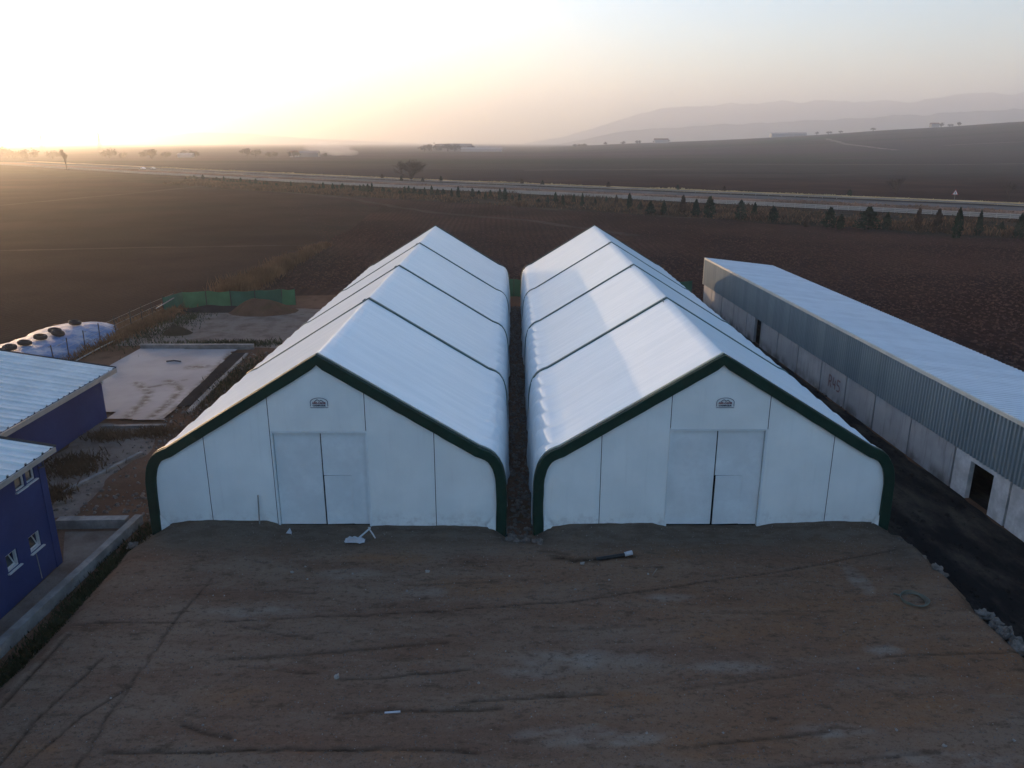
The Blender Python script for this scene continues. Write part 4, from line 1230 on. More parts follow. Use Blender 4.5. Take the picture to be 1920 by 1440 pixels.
# clods on the ploughed field behind the sheds
def clods(name, n, place, smin, smax, mat, seed, squash=.6):
    rnd = random.Random(seed); v = []; f = []
    for _ in range(n):
        x, y, z = place(rnd); s = smin * (smax / smin) ** rnd.random()
        a = rnd.uniform(0, PI); o = len(v)
        for k in range(5):
            t = a + k * 2 * PI / 5; q = s * rnd.uniform(.65, 1.15)
            v.append((x + math.cos(t) * q, y + math.sin(t) * q, z - s * .15))
        for k in range(4):
            t = a + .4 + k * 2 * PI / 4; q = s * rnd.uniform(.35, .7)
            v.append((x + math.cos(t) * q, y + math.sin(t) * q, z + s * squash * rnd.uniform(.7, 1.2)))
        f += [(o + 5, o + 6, o + 7, o + 8), (o, o + 1, o + 5), (o + 1, o + 6, o + 5), (o + 1, o + 2, o + 6), (o + 2, o + 7, o + 6), (o + 2, o + 3, o + 7), (o + 3, o + 8, o + 7), (o + 3, o + 4, o + 8), (o + 4, o + 5, o + 8), (o + 4, o, o + 5)]
    ob = mesh(name, v, f, mat); ob['kind'] = 'stuff'
    return ob
VG = along(-43, 2.0)
def verge_y(x):
    return float(np.interp(x, [p[0] for p in VG], [p[1] for p in VG]))
def pl_field(r):
    while True:
        x = r.uniform(-60, 120); y = 28 + 190 * r.random() ** 1.5
        if y > verge_y(x) - 1 + 2 * nz(x, y, 0, .1) or (x < 28.0 and y < 81) or (x < 20 and y < 88): continue
        if x < -29.5 and not (y > 128 - (x + 29.5) * 2.6): continue
        if abs(x) > y * .75 + 6 or r.random() > min(1, max(.12, (165 - y) / 60)): continue
        return (x, y, 0)
clods('clods', 26000, pl_field, .07, .24, 'clod', 3, .45)
def pl_olive(r):
    while True:
        x = r.uniform(-90, -32); y = 40 + 100 * r.random() ** 1.3
        if abs(x) > y * .75 + 6 or (y < 82 and x > -35.5) or (x > -42.5 and y < 69.5): continue
        return (x, y, 0)
clods('clods', 9000, pl_olive, .04, .11, 'olive', 4, .35)
def pl_yard(r):
    x, y = r.uniform(-14.5, 16), 14.5 + 15 * r.random()
    return (x, y, yz(x, y))
clods('gravel', 12000, pl_yard, .010, .035, 'rockbrown', 5)
clods('gravel', 900, pl_yard, .008, .028, 'pebble', 6)
def pl_gap(r):
    y = r.uniform(29.5, 78); return (r.uniform(-.1, .95), y, .02)
clods('rubble', 1600, pl_gap, .04, .16, 'rockbrown', 8)
clods('rubble', 900, lambda r: (r.uniform(-21, -15.5), r.uniform(31, 60), .02), .04, .15, 'rockbrown', 9)
clods('rubble', 700, lambda r: (r.uniform(16.5, 20.8), r.uniform(20, 60), .03), .03, .14, 'darksoil', 10)

# ------------------------------------------------------------------ conifers along the road
def crown_mesh(name, seed, mat, nleaf=520, taper=1.0):
    rnd = random.Random(seed); v = []; f = []
    for _ in range(nleaf):
        t = rnd.random() ** .85
        r0 = .62 * (1 - t ** 1.7) ** (.8 * taper) * (.45 + .55 * min(1, t * 4 + .3)) * (.85 + .4 * nz(t * 6, seed, 0))
        a = rnd.uniform(0, 2 * PI); r = r0 * rnd.uniform(.35, 1.05)
        x, y, z = math.cos(a) * r, math.sin(a) * r, .04 + t * .96
        s = rnd.uniform(.05, .10); u = rnd.uniform(0, 2 * PI); o = len(v)
        v += [(x - math.cos(u) * s, y - math.sin(u) * s, z - s * .25), (x + math.cos(u) * s, y + math.sin(u) * s, z - s * .25), (x + math.cos(a) * s * .7, y + math.sin(a) * s * .7, z + s * rnd.uniform(.5, 1.1))]
        f.append((o, o + 1, o + 2))
    me = bpy.data.meshes.new(name); me.from_pydata(v, [], f); me.materials.append(M[mat]); return me
CR = {k: [crown_mesh('crown', 11 * i + j, k) for j in range(3)] for i, k in enumerate(('conifer', 'conifer2', 'brownfol'))}
_tb = MB().tube([(0, 0, -.05), (0, 0, .3), (0, 0, .8)], [.035, .03, .01], 5)
TRK = bpy.data.meshes.new('trunk'); TRK.from_pydata(_tb.v, [], _tb.f); TRK.materials.append(M['bark'])
# x, y, height, width (metres), kind
TREES = [
 (57.9, 155.8, 2.1, 0.9, 'brownfol'), (62.0, 154.7, 3.6, 2.6, 'conifer'), (62.9, 151.5, 2.7, 1.3, 'conifer'), (68.1, 151.5, 3.9, 3.6, 'conifer'), (71.7, 151.5, 3.0, 1.5, 'conifer2'),
 (77.1, 150.4, 3.9, 1.5, 'brownfol'), (78.7, 146.4, 4.0, 1.5, 'brownfol'), (76.9, 136.4, 4.9, 1.5, 'conifer'), (83.2, 140.8, 4.1, 1.1, 'conifer2'), (91.9, 148.4, 1.7, 1.0, 'conifer2'),
 (88.2, 137.2, 4.0, 1.4, 'conifer2'), (7.1, 216.0, 1.3, 1.3, 'conifer'), (9.8, 218.5, 1.9, 0.8, 'conifer2'), (11.9, 218.5, 2.8, 1.3, 'conifer'), (13.6, 213.5, 2.5, 0.9, 'conifer'),
 (16.9, 218.5, 2.4, 0.9, 'conifer2'), (18.2, 206.5, 3.3, 0.9, 'conifer'), (22.3, 213.5, 1.5, 0.7, 'conifer'), (25.5, 216.0, 2.0, 0.7, 'conifer2'), (27.0, 206.5, 2.8, 1.0, 'brownfol'),
 (29.4, 199.9, 3.6, 1.4, 'conifer'), (31.2, 193.7, 2.1, 1.2, 'conifer2'), (32.0, 184.1, 2.8, 2.0, 'conifer'), (35.1, 184.1, 2.8, 1.3, 'conifer'), (39.9, 186.0, 4.0, 1.7, 'brownfol'),
 (41.3, 178.8, 3.5, 1.8, 'conifer'), (43.6, 175.5, 4.3, 2.3, 'conifer'), (49.1, 170.6, 3.9, 2.1, 'conifer2'), (54.0, 177.1, 3.0, 1.4, 'conifer'), (54.7, 166.1, 3.0, 2.0, 'conifer'),
 (-67.0, 284.8, 2.3, 1.1, 'conifer'), (-61.4, 274.9, 2.4, 1.3, 'conifer'), (-60.7, 278.2, 1.7, 1.5, 'conifer2'), (-58.1, 274.9, 2.4, 1.7, 'conifer'), (-54.4, 274.9, 1.7, 1.1, 'conifer'),
 (-51.5, 271.8, 2.2, 1.2, 'conifer'), (-49.7, 268.7, 2.4, 1.4, 'conifer2'), (-48.3, 268.7, 2.5, 1.6, 'conifer'), (-46.9, 268.7, 2.9, 1.0, 'conifer'), (-43.2, 268.7, 1.6, 1.2, 'conifer'),
 (-40.4, 262.8, 1.4, 1.4, 'conifer2'), (-36.0, 257.1, 1.2, 1.6, 'conifer'), (-34.4, 257.1, 2.3, 1.0, 'conifer'), (-32.8, 254.3, 2.6, 1.2, 'conifer'), (-30.7, 251.6, 2.5, 1.4, 'conifer2'),
 (-28.8, 251.6, 1.9, 1.5, 'conifer'), (-27.1, 248.9, 2.5, 1.0, 'conifer'), (-25.5, 254.3, 2.7, 1.2, 'conifer'), (-22.9, 246.4, 2.2, 1.3, 'conifer2'), (-21.4, 248.9, 2.0, 1.5, 'conifer'),
 (-18.2, 241.3, 2.6, 0.9, 'conifer'), (-15.9, 236.5, 3.4, 1.1, 'conifer'), (-11.9, 241.3, 2.6, 1.3, 'conifer2'), (-10.2, 246.4, 1.8, 1.5, 'conifer'), (-7.7, 231.8, 2.2, 0.9, 'conifer'),
 (-6.5, 241.3, 2.1, 1.1, 'conifer'), (-3.5, 231.8, 3.1, 1.2, 'conifer2'), (-2.0, 227.4, 3.4, 1.4, 'conifer'), (0.1, 231.8, 1.4, 0.9, 'conifer'), (2.1, 225.2, 2.1, 1.0, 'conifer'),
 (-148.7, 367.3, 1.0, 1.1, 'conifer'), (-145.6, 364.2, 1.5, 1.4, 'conifer'), (-142.6, 361.2, 1.7, 1.7, 'conifer'), (-140.3, 358.8, 1.2, 1.1, 'conifer'), (-136.1, 354.6, 2.3, 1.4, 'conifer'),
 (-131.4, 349.8, 0.9, 1.6, 'conifer'), (-128.7, 347.0, 1.4, 1.1, 'conifer'), (-126.6, 344.9, 1.7, 1.3, 'conifer'), (-124.5, 342.8, 1.1, 1.6, 'conifer'), (-121.8, 340.1, 2.2, 1.0, 'conifer'),
 (-119.5, 337.7, 0.9, 1.3, 'conifer'), (-117.2, 335.4, 1.4, 1.5, 'conifer'), (-115.5, 333.7, 1.6, 1.0, 'conifer'), (-113.5, 331.7, 1.1, 1.3, 'conifer'), (-111.0, 329.1, 2.1, 1.5, 'conifer'),
 (-109.4, 327.5, 0.9, 1.0, 'conifer'), (-107.5, 325.6, 1.3, 1.2, 'conifer'), (-105.6, 323.7, 1.6, 1.5, 'conifer'), (-103.5, 321.5, 1.0, 1.0, 'conifer'), (-102.0, 319.9, 2.1, 1.2, 'conifer'),
 (-99.9, 317.9, 0.9, 1.5, 'conifer'), (-97.4, 315.3, 1.3, 1.0, 'conifer'), (-95.8, 313.7, 1.5, 1.2, 'conifer'), (-90.4, 308.3, 1.0, 1.4, 'conifer'), (-82.7, 300.4, 1.9, 0.9, 'conifer'),
 (-75.3, 292.9, 0.8, 1.1, 'conifer'), (-71.8, 289.4, 1.2, 1.3, 'conifer'), (-68.5, 286.0, 1.4, 0.9, 'conifer'),
]
TREES.sort(key=lambda t: -t[0])
LOOK = {'conifer': 'dark green', 'conifer2': 'grey green', 'brownfol': 'withered brown'}
for i, (x, y, h, wd, kd) in enumerate(TREES):
    sz = 'broad' if wd > 2.4 else ('slim' if wd < 1.0 else 'medium wide')
    if i < 62:
        lb = f'{sz} {LOOK[kd]} conifer, {ordinal(i + 1)} from the right in the roadside row'
    else:
        lb = f'tiny hazy conifer, {ordinal(len(TREES) - i)} from the left end of the roadside row'
    t = thing('conifer_tree', lb, 'tree', (x, y, 0), 'young conifers planted along the highway')
    wd *= 1.15; h *= 1.05; t.scale = (wd, wd, h); t.rotation_euler = (0, 0, random.uniform(0, 6))
    data_obj('crown', CR[kd][i % 3], t); data_obj('trunk', TRK, t)

# ------------------------------------------------------------------ bare trees
def bare_tree(name, label, x, y, h, wd, seed, levels=5, group=None, tf=.26, rf=.030):
    rnd = random.Random(seed); root = thing(name, label, 'tree', (x, y, 0), group)
    mt = MB(); mb = MB()
    def grow(p, d, L, r, lv):
        q = p + d * L
        m = mt if lv == 0 else mb
        mid = p + d * L * .5 + Vector((rnd.uniform(-1, 1), rnd.uniform(-1, 1), 0)) * L * .06
        m.tube([p, mid, q], [r, r * .85, r * .68], 5 if lv < 2 else 3, False)
        if lv >= levels: return
        for k in range((8 if tf < .2 else 4) if lv == 0 else (rnd.choice((3, 4)) if lv < 3 else 3)):
            a = rnd.uniform(0, 2 * PI); sp = rnd.uniform(.35, .95) * (1.6 if lv == 0 and tf < .2 else 1)
            side = Vector((math.cos(a), math.sin(a), 0))
            nd = (d + side * sp * wd + Vector((0, 0, .10))).normalized()
            grow(p + d * L * rnd.uniform(.6, 1.0), nd, (h * .30 if (lv == 0 and tf < .2) else L * rnd.uniform(.62, .82)), r * .66, lv + 1)
    grow(Vector((x, y, -.05)), Vector((0, 0, 1)), h * tf, h * rf, 0)
    mt.build('trunk', 'bark', root); mb.build('branches', 'bark', root)
    return root
bare_tree('bare_tree', 'large round bare tree standing alone beyond the highway', -44, 352, 13.5, 1.3, 5, 5, None, .07)
bare_tree('bare_tree', 'thin bare tree behind the highway left of the triangular sign', 118, 246, 7.5, .6, 9, 4, None, .12, .016)
bare_tree('bare_tree', 'bare shrubby tree behind the highway at the right edge', 148, 238, 6.5, .8, 12, 4, None, .1, .016)
bare_tree('bare_tree', 'leafless tree at the right edge behind the highway, darkest', 158, 232, 6.5, .9, 13, 4, None, .1, .02)
bare_tree('bare_tree', 'tall narrow tree far left behind the highway, alone in haze', -270, 490, 15.0, .35, 15, 5)
for i, (x, y, h, s) in enumerate([(-48, 345, 2.2, 3), (-38, 338, 1.8, 4), (-30, 336, 2.4, 5), (4, 318, 2.0, 6), (12, 312, 1.7, 7), (36, 296, 1.9, 8), (58, 277, 1.8, 9), (72, 268, 1.9, 10), (105, 245, 2.0, 11), (-60, 368, 2.0, 12)]):
    t = thing('shrub', f'small dark shrub on the far verge of the highway, {ordinal(i + 1)} of the scattered ones', 'shrub', (x, y + 4, 0), 'shrubs on the far verge')
    t.scale = (1.6, 1.6, h)
    data_obj('crown', CR['brownfol' if i % 2 else 'conifer'][i % 3], t); data_obj('stem', TRK, t)

# ------------------------------------------------------------------ far trees, farms, cars, sign
def round_crown(seed):
    rnd = random.Random(seed); v = []; f = []
    cl = [(rnd.gauss(0, .28), rnd.gauss(0, .28), rnd.uniform(.45, .85)) for _ in range(9)]
    for _ in range(420):
        c = rnd.choice(cl); x, y, z = [c[k] + rnd.gauss(0, .13) for k in range(3)]
        s = rnd.uniform(.04, .10); a = rnd.uniform(0, 2 * PI); o = len(v)
        v += [(x - math.cos(a) * s, y - math.sin(a) * s, z - s * .5), (x + math.cos(a) * s, y + math.sin(a) * s, z - s * .5), (x + rnd.uniform(-s, s), y + rnd.uniform(-s, s), z + s)]
        f.append((o, o + 1, o + 2))
    me = bpy.data.meshes.new('crown'); me.from_pydata(v, [], f); me.materials.append(M['hedge']); return me
RC = [round_crown(k) for k in range(4)]
def gnd(x, y):
    r = math.hypot(x, y); a = math.degrees(math.atan2(x, y))
    if r < 700: return 0
    t = min(1, (r - 700) / 1450); t = t * t * (3 - 2 * t); c = crest(a)
    return c * t + (nz(x, y, 0, .0022) * 5) * t * min(1, c / 20)
def polar(u, d):
    a = R(azu(u)); return d * math.sin(a), d * math.cos(a)
FT = [(20, 900, 12), (18, 620, 9), (40, 900, 9), (80, 1000, 13), (92, 980, 12), (103, 960, 10), (127, 900, 14), (170, 950, 10), (188, 960, 8), (268, 940, 13), (290, 930, 8), (325, 950, 9), (340, 900, 12), (365, 950, 9), (400, 980, 10), (415, 960, 9), (505, 1000, 15), (520, 1010, 13), (545, 950, 8), (585, 900, 13), (640, 940, 9), (810, 1400, 14), (822, 1410, 16), (835, 1400, 12), (850, 1420, 18), (862, 1420, 15), (875, 1420, 13), (890, 1430, 14), (905, 1430, 12), (920, 1430, 13), (1070, 1800, 22), (1083, 1800, 20), (1120, 1850, 24), (1150, 1850, 16), (1175, 1850, 18), (1205, 1850, 18), (1225, 1850, 17), (1575, 2100, 18), (1690, 2150, 22), (1705, 2150, 20), (1720, 2150, 18), (1480, 2050, 15), (1500, 2050, 14), (1520, 2050, 13)]
up = lambda x, y: gnd(x, y) + .25 + max(0, math.hypot(x, y) - 650) * .0016
M['fartrack'] = simple('pale_far_track', (.20, .165, .14), 1.0, 0.0, .25, .03, .4)
M['fargreen'] = simple('green_winter_crop', (.050, .064, .040), 1.0, 0.0, .25, .01, .2)
ribbon('field_track', [polar(1290, 640), polar(1480, 640), polar(1700, 680), polar(1860, 740), polar(2050, 780)], 5, 0, 'fartrack', 3, 12, up)
ribbon('field_track', [polar(980, 480), polar(1180, 500), polar(1320, 520)], 3.5, 0, 'fartrack', 2, 10, up)
ribbon('field_track', [polar(1480, 1650), polar(1530, 1250), polar(1620, 1050)], 8, 0, 'fartrack', 4, 20, up)
ribbon('field_track', [polar(1700, 1150), polar(1900, 1200)], 6, 0, 'fartrack', 4, 20, up)
ribbon('crop_field', [polar(1400, 1550), polar(1500, 1500)], 260, 0, 'fargreen', 10, 20, up)
cnt = {}
FT.sort()
for i, (u, d, h) in enumerate(FT):
    x, y = polar(u, d)
    where = 'in the bright haze at left' if u < 660 else ('behind the long far shed' if u < 940 else ('on the low skyline at centre right' if u < 1300 else 'on the hill skyline at right'))
    cnt[where] = cnt.get(where, 0) + 1
    t = thing('far_tree', f'far hazy tree {where}, {ordinal(cnt[where])} from the left', 'tree', (x, y, gnd(x, y) - .2), 'far hazy trees ' + where)
    h *= random.uniform(.5, .8) if d < 1500 else random.uniform(.3, .5); t.scale = (h * random.uniform(.8, 1.6), h, h); data_obj('crown', RC[i % 4], t); data_obj('trunk', TRK, t).scale = (2.5, 2.5, 1)
def far_house(u, d, wd, dp, h, label, wall='farwhite', roof='farroof'):
    x, y = polar(u, d); z = gnd(x, y) - .3
    root = thing('farm_shed', label, 'building', (x, y, z))
    MB().box(x - wd / 2, x + wd / 2, y - dp / 2, y + dp / 2, z, z + h).build('wall', wall, root)
    r = h * .45
    mesh('roof', [(x - wd / 2 - .5, y - dp / 2 - .5, z + h), (x + wd / 2 + .5, y - dp / 2 - .5, z + h), (x + wd / 2 + .5, y, z + h + r), (x - wd / 2 - .5, y, z + h + r), (x + wd / 2 + .5, y + dp / 2 + .5, z + h), (x - wd / 2 - .5, y + dp / 2 + .5, z + h)],
         [(0, 1, 2, 3), (3, 2, 4, 5), (0, 3, 5), (1, 4, 2)], roof, root)
far_house(400, 960, 16, 9, 3.5, 'small white far shed in the haze at left', 'farwhite', 'farwhite')
far_house(612, 950, 22, 10, 5, 'grey far farm buildings near the smoke', 'fargrey', 'fargrey')
far_house(586, 945, 8, 8, 5, 'small pale far house left of the smoke', 'farwhite', 'farroof')
far_house(908, 1390, 70, 14, 5, 'long white far shed below the line of trees', 'farwhite', 'farwhite')
far_house(862, 1440, 60, 14, 9, 'dark roofed far buildings among the line of trees', 'fargrey', 'fargrey')
far_house(1215, 1830, 30, 12, 7, 'pale far house on the low skyline at centre right', 'farwhite', 'farroof')
far_house(1418, 1980, 45, 14, 7, 'white far shed on the hill shoulder, left of its pair', 'farwhite', 'farwhite')
far_house(1446, 1990, 40, 14, 6, 'white far shed on the hill shoulder, right of its pair', 'farwhite', 'farwhite')
far_house(1678, 2090, 18, 10, 7, 'small white house on the right hill skyline', 'farwhite', 'farroof')
far_house(1870, 600, 4, 3, 2.2, 'tiny white hut by the field track at far right', 'farwhite', 'farwhite')
sx_, sy_ = polar(648, 960)
sv = []; 
for j in range(9):
    for i in range(14):
        a, b = 2 * PI * i / 14, PI * j / 8 - PI / 2
        k = 1 + .35 * nz(math.cos(a) * 2, math.sin(a) * 2, b * 2)
        sv.append((sx_ + math.cos(a) * math.cos(b) * 34 * k, sy_ + math.sin(a) * math.cos(b) * 8 * k, 9 + math.sin(b) * 7.5 * k + .10 * math.cos(a) * math.cos(b) * -34))
so = mesh('smoke', sv, [(j * 14 + i, j * 14 + (i + 1) % 14, (j + 1) * 14 + (i + 1) % 14, (j + 1) * 14 + i) for j in range(8) for i in range(14)], 'dark')
sm = bpy.data.materials.new('pale_smoke'); sm.use_nodes = True; st_ = sm.node_tree; st_.nodes.clear()
so_ = st_.nodes.new('ShaderNodeOutputMaterial'); sp_ = st_.nodes.new('ShaderNodeVolumePrincipled')
sp_.inputs['Color'].default_value = (.95, .95, .95, 1); sp_.inputs['Density'].default_value = .03; sp_.inputs['Anisotropy'].default_value = .4
st_.links.new(sp_.outputs[0], so_.inputs['Volume']); so.data.materials.clear(); so.data.materials.append(sm); so['kind'] = 'stuff'
for u, lb in ((82, 'faint power pylon in the haze, leftmost'), (155, 'faint power pylon in the haze, second from left'), (254, 'faint power pylon in the haze, third from left')):
    x, y = polar(u, 1500); root = thing('pylon', lb, 'pylon', (x, y, 0), 'power pylons in the haze')
    m = MB()
    for sx in (-1, 1):
        for sy in (-1, 1): m.tube([(x + sx * 3, y + sy * 3, 0), (x + sx * .8, y + sy * .8, 22), (x + sx * .2, y + sy * .2, 32)], .22, 4)
    for k in range(5):
        z = 3 + k * 4.5; q = 3 - 2.2 * z / 22
        m.tube([(x - q, y - q, z), (x + q, y - q, z + 3.5)], .14, 3); m.tube([(x + q, y - q, z), (x - q, y - q, z + 3.5)], .14, 3)
    m.build('tower', 'post', root)
    m = MB()
    for z, q in ((20, 5), (24.5, 6), (29, 4)): m.tube([(x - q, y, z), (x + q, y, z)], .2, 4)
    m.build('cross_arm', 'post', root)
def car(label, x, y, mat, rot):
    root = thing('car', label, 'car', (x, y, .03), 'cars on the highway'); root.rotation_euler = (0, 0, rot)
    P = [(-2.1, .35), (2.1, .35), (2.1, .8), (1.1, .95), (.5, 1.42), (-1.1, 1.45), (-1.9, .98), (-2.1, .9)]
    n = len(P); v = [(a, -.85, b) for a, b in P] + [(a, .85, b) for a, b in P]
    mesh('body', v, [tuple(range(n)), tuple(range(2 * n - 1, n - 1, -1))] + [(i, n + i, n + (i + 1) % n, (i + 1) % n) for i in range(n)], mat, root, local=True)
    for sx in (-1.3, 1.3):
        for sy in (-.8, .8): MB().tube([(sx, sy - .1, .32), (sx, sy + .1, .32)], .32, 10).build('wheel', 'tyre', root, local=True)
    MB().box(-.9, .4, -.87, .87, 1.0, 1.35).build('window', 'glass', root, local=True)
    for sy in (-.6, .6): MB().box(2.08, 2.13, sy - .15, sy + .15, .6, .78).build('headlight', 'lamp', root, local=True)
hp = along(30, 1.0); 
def near_pt(P, x): return min(P, key=lambda p: abs(p[0] - x))
p = near_pt(along(29, 1.0), -228); car('white car with lit looking front on the hazy left part of the highway', p[0], p[1], 'carwhite', R(-42))
p = near_pt(along(33, 1.0), -222); car('silver car following the white one on the hazy highway', p[0], p[1], 'carred', R(-42))
def road_sign():
    x, y = 124.0, 224.0
    root = thing('road_sign', 'triangular white warning sign with red border on far side of the highway', 'road sign', (x, y, 0))
    MB().tube([(x, y, 0), (x, y, 2.2)], .05, 6).build('post', 'wire', root)
    d = Vector((-x, -y, 0)).normalized(); s = Vector((-d.y, d.x, 0))
    def tri(k, o, name, mat, par):
        P = [Vector((x, y, 2.0 + .85 * (1 - k) * .45)) + s * (-.85 * k) + d * o, Vector((x, y, 2.0 + .85 * (1 - k) * .45)) + s * (.85 * k) + d * o, Vector((x, y, 2.0 + 1.5 - .85 * (1 - k) * 1.0)) + d * o]
        Q = [p_ - d * .03 for p_ in P]
        return mesh(name, P + Q, [(0, 1, 2), (5, 4, 3), (0, 3, 4, 1), (1, 4, 5, 2), (2, 5, 3, 0)], mat, par)
    f = tri(1.0, .08, 'plate', 'signred', root); tri(.72, .115, 'face', 'signwhite', f)
    m = MB(); c = Vector((x, y, 0)) + d * .125
    m.add([c + s * -.10 + Vector((0, 0, 2.25)), c + s * .10 + Vector((0, 0, 2.25)), c + s * .06 + Vector((0, 0, 2.85)), c + s * -.06 + Vector((0, 0, 2.85))], [(0, 1, 2, 3)])
    m.build('symbol', 'post', f)
road_sign()

# ------------------------------------------------------------------ rocks and things lying about
def rock(x, y, z, s, label, mat, seed, group=None, sq=.7):
    rnd = random.Random(seed); v = []; f = []
    nu, nv = 14, 9
    for j in range(nv + 1):
        b = PI * j / nv - PI / 2
        for i in range(nu):
            a = 2 * PI * i / nu
            px, py, pz = math.cos(a) * math.cos(b), math.sin(a) * math.cos(b), math.sin(b)
            k = s * (1 + .62 * nz(px * 1.3, py * 1.3, pz * 1.3 + seed * 3.1) + .30 * nz(px * 3.1, py * 3.1, pz * 3.1 + seed) + .10 * nz(px * 8, py * 8, pz * 8 + seed))
            v.append((x + px * k * (1 + .2 * math.sin(seed)), y + py * k, z + (pz * sq + .45) * k))
    for j in range(nv):
        for i in range(nu):
            f.append((j * nu + i, j * nu + (i + 1) % nu, (j + 1) * nu + (i + 1) % nu, (j + 1) * nu + i))
    return tag(mesh('rock', v, f, mat, None, False), label, 'rock', group)
RR = [(16.15, 26.25, .20), (16.25, 25.95, .16), (16.35, 26.85, .12), (16.6, 23.75, .26), (16.75, 23.3, .18), (16.55, 23.0, .20), (16.7, 22.65, .30), (16.35, 22.45, .22), (16.75, 22.15, .24), (16.5, 21.8, .30), (16.8, 21.35, .18), (16.1, 29.0, .13), (16.25, 28.5, .10), (16.3, 27.4, .10)]
RR.sort(key=lambda t: t[1])
for i, (x, y, s) in enumerate(RR):
    rock(x, y, max(0.02, yz(x, y) - .05), s, f'rough pale rock on the right yard edge, {ordinal(i + 1)} from the near end', 'rock', 20 + i, 'rocks along the right edge of the yard')
RG = [(-.12, 29.0, .17), (.2, 28.75, .13), (.55, 28.85, .16), (.95, 28.5, .15), (.05, 29.4, .18), (1.15, 28.3, .17)]
RG.sort()
for i, (x, y, s) in enumerate(RG):
    rock(x, y, max(.02, yz(x, y) - .04), s, f'brownish rubble stone at the mouth of the shed gap, {ordinal(i + 1)} from the left', 'rockbrown', 50 + i, 'stones at the mouth of the gap')
rock(-15.35, 18.3, .05, .24, 'single pale block in the ditch at the lower left edge', 'rock', 71)
rock(-15.6, 28.6, .05, .2, 'pale stone in the ditch below the left shed corner', 'rock', 72)
ST = [(-8.6, 17.9, .05), (-7.5, 17.3, .05), (-1.0, 19.7, .06), (-2.4, 21.3, .04), (-.2, 21.2, .04), (-8.3, 26.0, .08), (-7.9, 26.4, .05), (-7.6, 25.5, .05), (-6.0, 25.9, .06), (-3.8, 24.7, .06), (-3.2, 26.0, .09), (-.1, 25.7, .06), (2.7, 26.5, .10), (2.3, 24.8, .06), (5.1, 25.8, .06), (3.6, 25.4, .05), (-5.3, 19.9, .12), (-9.9, 20.4, .05), (-10.7, 24.4, .04), (-10.3, 24.4, .04), (3.7, 17.6, .05), (5.8, 17.6, .05), (10.7, 20.4, .05), (15.6, 21.7, .05), (13.6, 17.3, .06), (10.6, 17.7, .06), (11.6, 17.1, .07), (-11.7, 19.0, .04)]
ST.sort()
for i, (x, y, s) in enumerate(ST):
    rock(x, y, yz(x, y) - .01, s * .7, f'small loose pale stone on the dirt yard, {ordinal(i + 1)} from the left', 'pebble', 90 + i, 'loose pale stones on the yard')
def crumple():
    x0, y0 = -6.35, 28.25; z0 = yz(x0, y0)
    rnd = random.Random(5); n = 9; v = []
    for j in range(n):
        for i in range(n):
            u, w_ = i / (n - 1) * 2 - 1, j / (n - 1) * 2 - 1
            v.append((x0 + u * .42 + .1 * nz(u * 2, w_ * 2, 1), y0 + w_ * .16 + .05 * nz(u * 3, w_ * 2, 2), z0 + .05 + .22 * max(0, 1 - u * u - w_ * w_) * (1 + nz(u * 3, w_ * 3, 3)) + .03 * rnd.random()))
    tag(mesh('plastic_sheet', v, grid(n, n), 'plastic'), 'crumpled white plastic sheet on the ground before left shed door', 'plastic sheet')
    m = MB(); z1 = yz(-6.0, 28.5)
    m.tube([(-6.25, 28.35, z1 + .12), (-6.0, 28.55, z1 + .28), (-5.8, 28.7, z1 + .42)], .035, 6)
    m.tube([(-5.85, 28.68, z1 + .40), (-5.68, 28.6, z1 + .18), (-5.58, 28.5, z1 + .06)], .03, 6)
    m.tube([(-5.8, 28.7, z1 + .42), (-5.9, 28.85, z1 + .36)], .03, 6)
    tag(m.build('metal_bracket', 'frame'), 'bent white metal bracket beside the crumpled plastic by left door', 'metal scrap')
crumple()
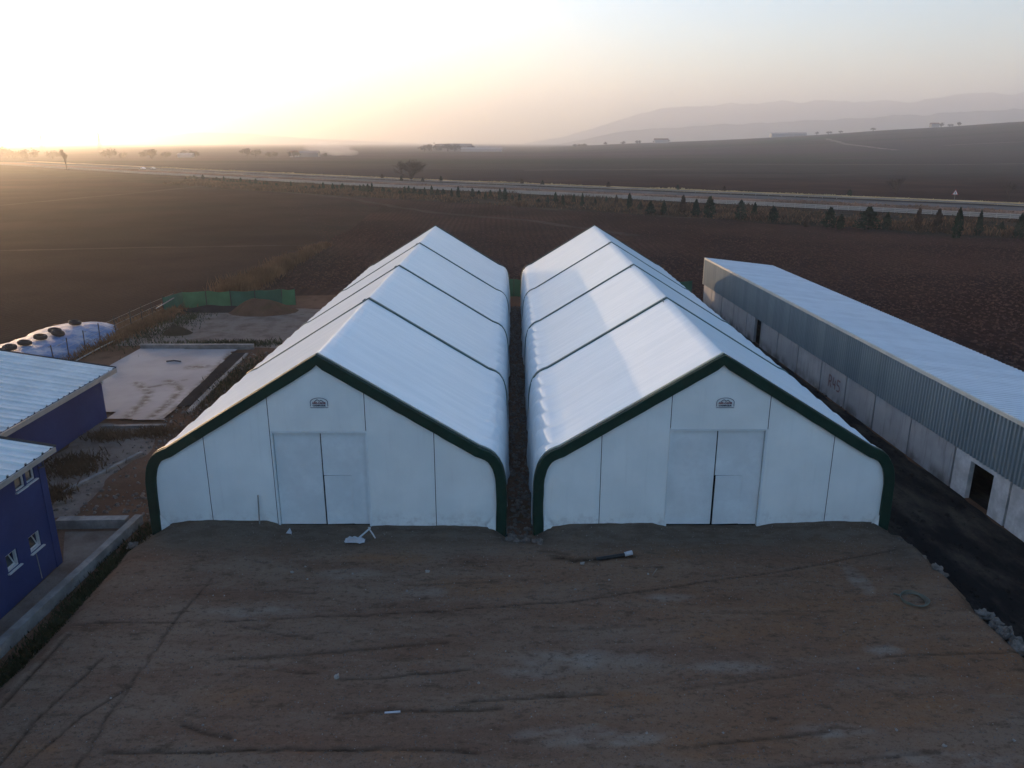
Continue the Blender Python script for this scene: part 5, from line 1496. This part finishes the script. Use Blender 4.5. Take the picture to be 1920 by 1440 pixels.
solid('plastic_scrap', 'small white plastic scrap at the left corner of left door', 'scrap', lambda m: m.add([(-9.35, 28.95, yz(-9.3, 28.9) + .02), (-9.1, 28.9, yz(-9.3, 28.9) + .02), (-9.2, 29.05, yz(-9.3, 28.9) + .22), (-9.15, 29.1, yz(-9.3, 28.9) + .02)], [(0, 1, 2), (1, 3, 2), (0, 2, 3)]), 'plastic')
solid('pole', 'thin grey pole leaning upright against the left shed front', 'pole', lambda m: m.tube([(-10.55, YW - .25, .7), (-10.52, YW - .17, 2.05)], .03, 6), 'wire')
def hoop():
    v, f = [], []
    z = yz(14.2, 24.1)
    m = MB()
    for k in range(4):
        pts = []
        for i in range(29):
            a = 2 * PI * i / 28
            pts.append((14.2 + math.cos(a) * (.40 + .022 * k) + .02 * k, 24.1 + math.sin(a) * (.42 + .02 * k), z + .03 + .018 * k + .02 * math.sin(3 * a + k)))
        m.tube(pts, .017, 5, False)
    m.tube([(13.85, 24.35, z + .04), (13.7, 24.5, z + .03)], .03, 6)
    tag(m.build('hose_coil', 'hose'), 'grey green coil of hose lying on the right side of the yard', 'hose')
hoop()
z = yz(-3.4, 18.4)
solid('plank', 'short pale plank lying beside a tyre rut at the bottom of the yard', 'plank', lambda m: m.beam((-3.62, 18.38, z + .01), (-3.18, 18.43, z + .01), .06, .035), 'plastic')
z = yz(4.6, 27.2)
dp = thing('drain_pipe', 'black pipe with pale end cap in the dark ditch before the right shed', 'pipe', (4.0, 27.1, z))
MB().tube([(3.3, 27.0, z + .02), (4.5, 27.22, z + .10)], .07, 8).build('pipe', 'pipe', dp)
MB().tube([(4.42, 27.2, z + .11), (4.72, 27.25, z + .17)], .09, 8).build('end_cap', 'plastic', dp)
solid('stick', 'thin pale stick on the dirt in front of the right shed door', 'stick', lambda m: m.tube([(5.25, 25.7, yz(5.3, 25.8) + .03), (5.5, 26.15, yz(5.3, 25.8) + .04)], .02, 5), 'wood')
solid('iron_rod', 'dark bent rod lying on the pale concrete slab', 'rod', lambda m: m.tube([(-26.2, 56.9, .16), (-25.7, 57.1, .17), (-25.1, 56.9, .16)], .05, 5), 'post')
